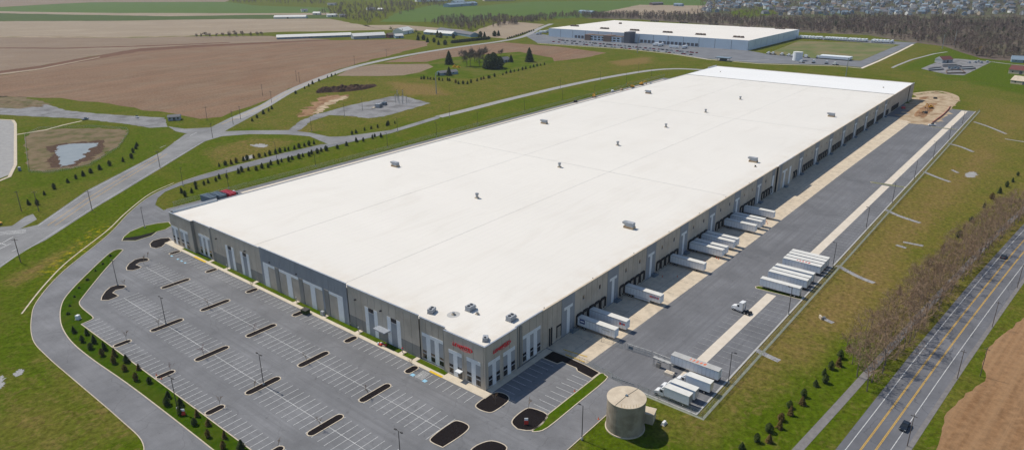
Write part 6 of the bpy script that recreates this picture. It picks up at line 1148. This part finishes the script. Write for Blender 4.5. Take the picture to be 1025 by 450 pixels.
def house_mesh(wm, rm, k):
    key = (wm, rm, k)
    if key in HM: return HM[key]
    L, D, H, RH = ((13, 9, 5.5, 9), (10, 9, 6, 9.5), (16, 10, 5, 8.5))[k]; m_ = MB().box(-L/2, L/2, -D/2, D/2, 0, H, 0)
    m_.face([(-L/2-.4, -D/2-.4, H), (L/2+.4, -D/2-.4, H), (L/2+.4, 0, RH), (-L/2-.4, 0, RH)], 1); m_.face([(-L/2-.4, 0, RH), (L/2+.4, 0, RH), (L/2+.4, D/2+.4, H), (-L/2-.4, D/2+.4, H)], 1)
    m_.face([(-L/2, -D/2, H), (-L/2, 0, RH-.1), (-L/2, D/2, H)], 0); m_.face([(L/2, -D/2, H), (L/2, D/2, H), (L/2, 0, RH-.1)], 0)
    m_.box(-L*0.5-5, -L*0.5, -D*0.4, D*0.25, 0, 3, 0); m_.face([(-L*0.5-5.3, -D*.4-.3, 3.02), (-L*.5, -D*.4-.3, 3.02), (-L*.5, D*.25+.3, 4.4), (-L*.5-5.3, D*.25+.3, 4.4)], 1)
    for i in range(3): m_.box(-L*.35+i*L*.3, -L*.35+i*L*.3+1.1, -D/2-.04, -D/2, 1.2, 2.6, 2); m_.box(-L/2-.04, -L/2, -D*.3+i*D*.25, -D*.3+i*D*.25+1, 3.6, 4.8, 2)
    HM[key] = m_.mesh('suburb_house', [wm, rm, 'window_dark']); return HM[key]
hr = random.Random(21); placed = []; n = 0; tries = 0
regs = [(765, 1030, -1.0, 15.5, 245), (702, 768, 2.0, 12.5, 40), (745, 775, -1, 6, 12)]
for (xa, xb, ya, yb, want) in regs:
    c = 0; tries = 0
    while c < want and tries < 9000:
        tries += 1; x = hr.uniform(xa, xb); y = ya+(yb-ya)*hr.random()**0.8; g_ = G(x, y)
        if xa == 702 and 728 < x and y > 8.5: continue
        if any((g_.x-q[0])**2+(g_.y-q[1])**2 < 18**2 for q in placed): continue
        placed.append((g_.x, g_.y)); c += 1
        wm = hr.choice(['house_white', 'house_white', 'house_tan', 'house_grey', 'house_grey', 'house_blue']); rm = hr.choice(['roof_grey', 'roof_grey', 'roof_brown', 'roof_blue'])
        o = obj('suburb_house', house_mesh(wm, rm, hr.randrange(3)), None, (g_.x, g_.y, 0), hr.choice((0.3, 1.9, 1.2, 2.7))+hr.uniform(-.25, .25)); tag(o, '%s walled house with %s roof in the %s %s of the far suburb' % (wm[6:], rm[5:], 'front' if y > 8 else ('middle' if y > 3.5 else 'back'), 'left' if x < 770 else ('centre left' if x < 850 else ('centre right' if x < 940 else 'right'))), 'house', 'houses of the far suburb')
# far warehouse
FW = thing('far_warehouse', 'large pale blue warehouse with cream roof in the distance', 'warehouse', (850.6, 256, 0)); FX, FY, FH = 211.0, 345.6, 13.2
MB().box(0.2, FX, 0.2, FY, 0, FH-0.2).build('wall_core', 'far_wall_dark', FW); MB().box(0, FX, 0, FY, FH-0.2, FH+0.1).build('roof', 'far_membrane', FW)
npn = 14
for i in range(npn): y0 = FY*i/npn; MB().box(-0.15, 0.1, y0+0.3, y0+FY/npn-0.3, 0, FH+0.4).build('wall_panel', 'far_wall', FW)
for i in range(9): x0 = FX*i/9; MB().box(x0+0.3, x0+FX/9-0.3, -0.15, 0.1, 0, FH+0.4).build('wall_panel', 'far_wall', FW)
for a, b, st in ((75, 140, 6.5), (146, 172, 6.5), (255, 292, 6.5)):
    y = a
    while y < b: MB().box(-0.4, -0.15, y, y+4.6, 0.8, 5.0).build('dock_door', 'far_wall_dark', FW); y += st
of = MB().box(-14, -0.2, 196, 262, 0, 8.0).build('office_wing', 'far_wall', FW); MB().box(-14.3, -0.2, 195.7, 262.3, 8.0, 8.6).build('office_roof', 'roof_brown', of)
for j in range(2):
    for i in range(9): MB().box(-14.1, -13.95, 199+i*7, 203.5+i*7, 1.2+j*3.6, 3.2+j*3.6).build('office_window', 'window_dark', of)
MB().box(-15, -0.3, 214, 228, 0, 9.5).build('office_block', 'far_brick', FW); MB().box(-16, 2, 180, 190, 0, 16.5).build('stair_tower', 'far_wall_dark', FW); MB().box(-15, -0.3, 252, 263, 0, 9).build('office_block', 'far_brick', FW)
for i, (x, y) in enumerate(((575, 26.6), (605, 29.2), (635, 30.9), (668, 33), (701, 35.2), (739, 37.8), (655, 21.8), (684, 23.2), (714, 25), (745, 27), (780.5, 29.3), (618, 24))):
    g_ = G(x, y, FH); o = thing('roof_unit_bank', 'dark bank of roof units on the far warehouse, %s of the %s row' % (nth(i if i < 6 else i-6), 'front' if i < 6 else 'back'), 'roof units', (g_.x, g_.y, FH+0.1), 0, 'roof unit banks on the far warehouse')
    for k in range(3 if i < 11 else 1): MB().box(-2, 2, -8+k*5.6, -4+k*5.6, 0.3, 2.4, top=0.2).build('unit', 'roof_brown', o)
    MB().box(-2.4, 2.4, -8.5, 8.0 if i < 11 else -3.5, 0, 0.3).build('frame', 'dark_metal', o)
# far vehicles, too small to show parts
def tiny(name, spec, mats): 
    m_ = MB(); [m_.box(*q) for q in spec]; return m_.mesh(name, mats)
TM = tiny('parked_trailer', [(0, 15, -1.3, 1.3, 1.1, 4.1, 0), (1, 4, -1.2, 1.2, 0, 1.1, 1), (11.5, 12, -.9, .9, 0, 1.1, 1)], ['trailer_white', 'frame_black'])
TKM = tiny('parked_truck', [(0, 7, -1.2, 1.2, .6, 1.1, 1), (3, 5.3, -1.2, 1.2, .7, 3.6, 0), (5.3, 7.2, -1, 1, .6, 1.9, 0), (.3, 2.6, -1.2, 1.2, 0, .9, 1), (5.7, 6.6, -1.2, 1.2, 0, .9, 1), (5.2, 5.33, -1, 1, 2.1, 3.0, 1)], ['cab_white', 'frame_black'])
CM = {k: tiny('parked_car', [(0, 4.5, -.9, .9, .3, .95, 0), (.6, 3.2, -.78, .78, .95, 1.45, 1), (.5, 1.1, -.92, .92, 0, .6, 1), (3.4, 4, -.92, .92, 0, .6, 1)], [k, 'car_glass']) for k in ('car_black', 'car_grey', 'car_silver', 'cab_white', 'machine_red')}
for i, x in enumerate(np.linspace(822, 850, 15)): g_ = G(x, 58.5+0.075*(x-822)); tag(obj('parked_trailer', TM, None, (g_.x-6, g_.y, 0.06), 0), 'white trailer in the tight row beside the mown lawn, %s from the left' % nth(i), 'trailer', 'far trailers beside the mown lawn')
xs_ = [801, 804, 807, 810, 813, 816.5, 819.5, 822, 827, 829.5, 832, 834.5, 837, 840, 843, 846, 850, 853, 856, 859.5, 863, 866.5, 874, 877.5, 881, 884.5, 888, 892.5]
for i, x in enumerate(xs_): g_ = G(x, 38.4+0.052*(x-801)); tag(obj('parked_trailer', TM, None, (g_.x-8, g_.y, 0.06), hr.uniform(-.05, .05)), 'white trailer in the long row below the wood, %s from the left' % nth(i), 'trailer', 'far trailers below the wood')
for i, (x, y) in enumerate(((773, 54.5), (777.5, 54.7), (786.5, 55.6), (793.5, 56.5), (797.5, 57), (800.5, 57.3), (805.5, 57.5), (811, 58), (818, 58.6), (806, 63), (814, 63.2), (827, 64), (840, 65.3))): g_ = G(x, y); tag(obj('parked_truck', TKM, None, (g_.x-3, g_.y, 0.06), hr.choice((0, 3.14, 1.4))), 'white truck near the far white tank, %s from the left' % nth(i), 'truck', 'far trucks near the white tank')
for i, (x, y) in enumerate(((545, 33), (548, 33.4), (538, 34.8), (655, 46.2), (660, 46.6), (680, 48.5), (684, 48.8), (577, 38))): g_ = G(x, y); tag(obj('parked_trailer', TM, None, (g_.x-3, g_.y, 0.06), hr.choice((0, 1.57))), 'white trailer on the far warehouse front lot, %s in line' % nth(i), 'trailer', 'far trailers on the front lot')
ck = list(CM)
for i in range(78):
    t = i/77; x = 556+140*t+hr.uniform(-1, 1); y = (40.2 if i % 3 else 42.4)+0.094*(x-556)-0.0*t; g_ = G(x, y); k_ = hr.choice(ck); tag(obj('parked_car', CM[k_], None, (g_.x, g_.y, 0.06), hr.choice((0, 1.57))+hr.uniform(-.05, .05)), '%s car parked before the far warehouse, %s in line' % ({'car_black': 'black', 'car_grey': 'grey', 'car_silver': 'silver', 'cab_white': 'white', 'machine_red': 'red'}[k_], nth(i)), 'car', 'cars before the far warehouse')
wt = thing('storage_tank', 'round white tank beside the far truck lot', 'tank', tuple(G(798, 60.6)[:2])+(0,)); MB().tube((0, 0, 0), (0, 0, 10.5), 5.8, 5.8, 28).build('wall', 'accent_white', wt, smooth=False); MB().tube((0, 0, 10.5), (0, 0, 11.1), 5.9, 0.5, 28).build('roof', 'roof_pale', wt)
MB().box(-0.05, 0.05, 0, 0.1, 0, 10).build('ladder', 'dark_metal', wt, loc=(-5.85, 0, 0))
gp = thing('gate_booth', 'dark blue canopy booth beside the far lot', 'booth', tuple(G(724, 61)[:2])+(0,), 0); MB().box(-2, 2, -4, 4, 0, 3.2).build('cabin', 'far_wall_dark', gp); MB().box(-5, 5, -9, 9, 3.6, 4.4).build('canopy', 'roof_blue', gp)
for y in (-8, 8): MB().tube((0, y, 0), (0, y, 3.6), 0.25, k=6).build('post', 'galvanised', gp)
# water works
gable('pump_building', 'small grey building with dark red roof at the water works', (943, 63.4), (953.5, 62.8), 11, 4, 7.5, 'house_grey', 'roof_red', 'building', None, True, 3)
for i, (px, lab) in enumerate(([[(929, 69.5), (942, 68), (944, 70), (930, 71)], 'low dark walled basin at the left of the water works'], [[(943, 65.8), (958, 65.4), (962, 66.8), (944, 67)], 'low dark walled basin behind the water works'], [[(960, 68), (974, 67.3), (976, 69), (962, 70)], 'low dark walled basin at the right of the water works'], [[(947, 71.2), (962, 70.4), (966, 73.6), (948, 74)], 'pale flat basin at the front of the water works'])):
    p_ = GP(px); cx = sum(q[0] for q in p_)/4; cy = sum(q[1] for q in p_)/4; o = thing('settling_basin', lab, 'basin', (cx, cy, 0)); l_ = [(q[0]-cx, q[1]-cy) for q in p_]
    MB().path(l_, 0.4, 0.4, 0.05, 1.4, closed=True).build('wall', 'roof_grey' if i < 3 else 'roof_brown', o); MB().prism(l_, 0.05, 0.4).build('water', 'gravel' if i == 3 else 'pond_water', o)
for i, (x, y) in enumerate(((950, 69), (953, 69.6), (956, 69), (959, 69.4), (970, 63.4), (976, 63), (982, 63.2), (988, 62.8), (979, 62.2))): g_ = G(x, y); o = thing('process_unit', 'small %s process unit at the water works, %s from the left' % ('blue-grey' if i < 4 else 'pale', nth(i)), 'equipment', (g_.x, g_.y, 0.05), 0.4*i, 'process units'); MB().tube((0, 0, 0), (0, 0, 2.4), 1.4, 1.4, 10).build('vessel', 'steel_blue' if i < 4 else 'house_grey', o); MB().box(-2, 2, -0.5, 0.5, 0, 0.9).build('skid', 'galvanised', o)
# electrical yard
for i, (x, y, sx_, sy_, hh, mt, lab) in enumerate(((379, 107.3, 3.2, 2.2, 3.2, 'house_grey', 'grey transformer in the middle of the electrical yard'), (384.5, 105.2, 2.4, 1.6, 2.6, 'steel_blue', 'blue transformer beside the grey one'), (374, 108.4, 2.2, 1.2, .7, 'house_tan', 'low tan pad beside the grey transformer'))):
    g_ = G(x, y); o = thing('transformer', lab, 'transformer', (g_.x, g_.y, 0.04), 0.4, 'transformers'); MB().box(-sx_, sx_, -sy_, sy_, 0, hh, top=0.1).build('tank', mt, o)
    if hh > 1:
        for k in range(5): MB().box(-sx_*0.8+k*sx_*0.36, -sx_*0.8+k*sx_*0.36+0.15, -sy_-0.7, -sy_, 0.4, hh*0.85).build('cooling_fin', 'galvanised', o)
        for k in range(3): MB().tube((-sx_*0.6+k*sx_*0.6, 0, hh), (-sx_*0.6+k*sx_*0.6, 0, hh+1.3), 0.16, 0.08, 6).build('bushing', 'roof_brown', o)
for i, (x, y, hh) in enumerate(((396, 102.8, 7), (399.5, 103, 7), (403, 103.4, 7), (407, 102.5, 5.5), (398, 100.5, 9), (403.5, 100.4, 9))):
    g_ = G(x, y); o = thing('switch_frame', 'thin steel switch frame at the right of the electrical yard, %s from the left' % nth(i), 'steel frame', (g_.x, g_.y, 0.04), R(40), 'steel switch frames')
    for s in (-2, 2): MB().tube((s, 0, 0), (s, 0, hh), 0.16, 0.14, 5).build('leg', 'galvanised', o)
    MB().box(-2.4, 2.4, -0.15, 0.15, hh-0.3, hh).build('crossbeam', 'galvanised', o)
    for s in (-1.5, 0, 1.5): MB().tube((s, 0, hh), (s, 0, hh+0.8), 0.1, 0.06, 5).build('insulator', 'roof_brown', o)
def mound(name, label, line, hw, hh, mat, seed):
    pts = bez(GP(line), 8); m_ = MB(); n = len(pts); K = 8; V = []
    for i, q in enumerate(pts):
        d = (Vector(pts[min(i+1, n-1)])-Vector(pts[max(i-1, 0)])).normalized(); nn = Vector((-d.y, d.x)); e = math.sin(math.pi*(i+0.3)/(n-0.4))**0.5
        for k in range(K+1): t = -1+2*k/K; w_ = hw*e; z = hh*e*(1-t*t)*(0.65+0.7*mnoise.noise(Vector((q[0]*.25+t*3, q[1]*.25+seed, 0)))) if 0 < k < K else 0; V.append((q[0]+nn.x*w_*t, q[1]+nn.y*w_*t, max(0, z)))
    m_.v = V; m_.f = [(i*(K+1)+k, i*(K+1)+k+1, (i+1)*(K+1)+k+1, (i+1)*(K+1)+k) for i in range(n-1) for k in range(K)]; m_.m = [0]*len(m_.f)
    o = m_.build(name, mat); return tag(o, label, 'soil heap')
mound('soil_heap', 'long dark soil heap above the electrical yard', [(317, 93.2), (328, 91.5), (345, 90.5), (362, 88.5), (376, 85.5)], 9, 6.5, 'dark_soil', 1)
mound('soil_heap', 'low brown spoil heap on the construction ground', [(917, 117), (924, 111), (931, 106)], 4, 1.6, 'dirt', 2)
mound('earth_berm', 'dark brown berm at the left edge beside the gravel lot', [(-15, 103), (10, 102.5), (30, 105), (42, 107)], 6, 1.8, 'basin_soil', 3)
for i, (x, y, mt, lab) in enumerate(((83, 120.6, 'steel_blue', 'blue pickup truck by the gravel lot'), (138, 118.4, 'cab_white', 'white vehicle parked on the gravel lot'), (20, 171, 'steel_blue', 'blue portable toilet beside the yard kerb'), (2, 224, 'machine_yellow', 'yellow machine at the left edge of the photo'))):
    g_ = G(x, y); o = thing('pickup_truck' if i < 2 else ('portable_toilet' if i == 2 else 'road_machine'), lab, ['truck', 'truck', 'toilet', 'machine'][i], (g_.x, g_.y, 0.05), 0.4+i)
    if i == 2: MB().box(-.6, .6, -.6, .6, 0, 2.2).build('cabin', mt, o); MB().box(-.65, .65, -.65, .65, 2.2, 2.45, top=.15).build('roof', 'accent_white', o); MB().box(-.62, -.6, -.4, .4, .1, 2.0).build('door', 'house_blue', o); continue
    MB().box(0, 5.2, -.95, .95, .45, 1.1, top=.06).build('body', mt, o); MB().box(1.8, 3.6, -.85, .85, 1.1, 1.85, top=.2).build('cab', 'window_dark', o)
    for a in (.9, 4.2):
        for b_ in (-.85, .85): wheel(o, a, b_, .38, .25)
# ------------------------------------------------------------------ air
hz = MB().box(-880, 6400, -2450, 6400, -1.0, 135.0)
m = bpy.data.materials.new('haze_air'); m.use_nodes = True; nt = m.node_tree; nt.nodes.remove(nt.nodes['Principled BSDF']); vp = nt.nodes.new('ShaderNodeVolumePrincipled')
vp.inputs['Color'].default_value = (0.78, 0.86, 1.0, 1); vp.inputs['Density'].default_value = 0.00006; vp.inputs['Anisotropy'].default_value = 0.2
nt.links.new(vp.outputs[0], nt.nodes['Material Output'].inputs['Volume']); M['haze_air'] = m
hb = hz.build('haze', 'haze_air'); hb['kind'] = 'stuff'; hb['label'] = 'thin bluish haze over the whole place'
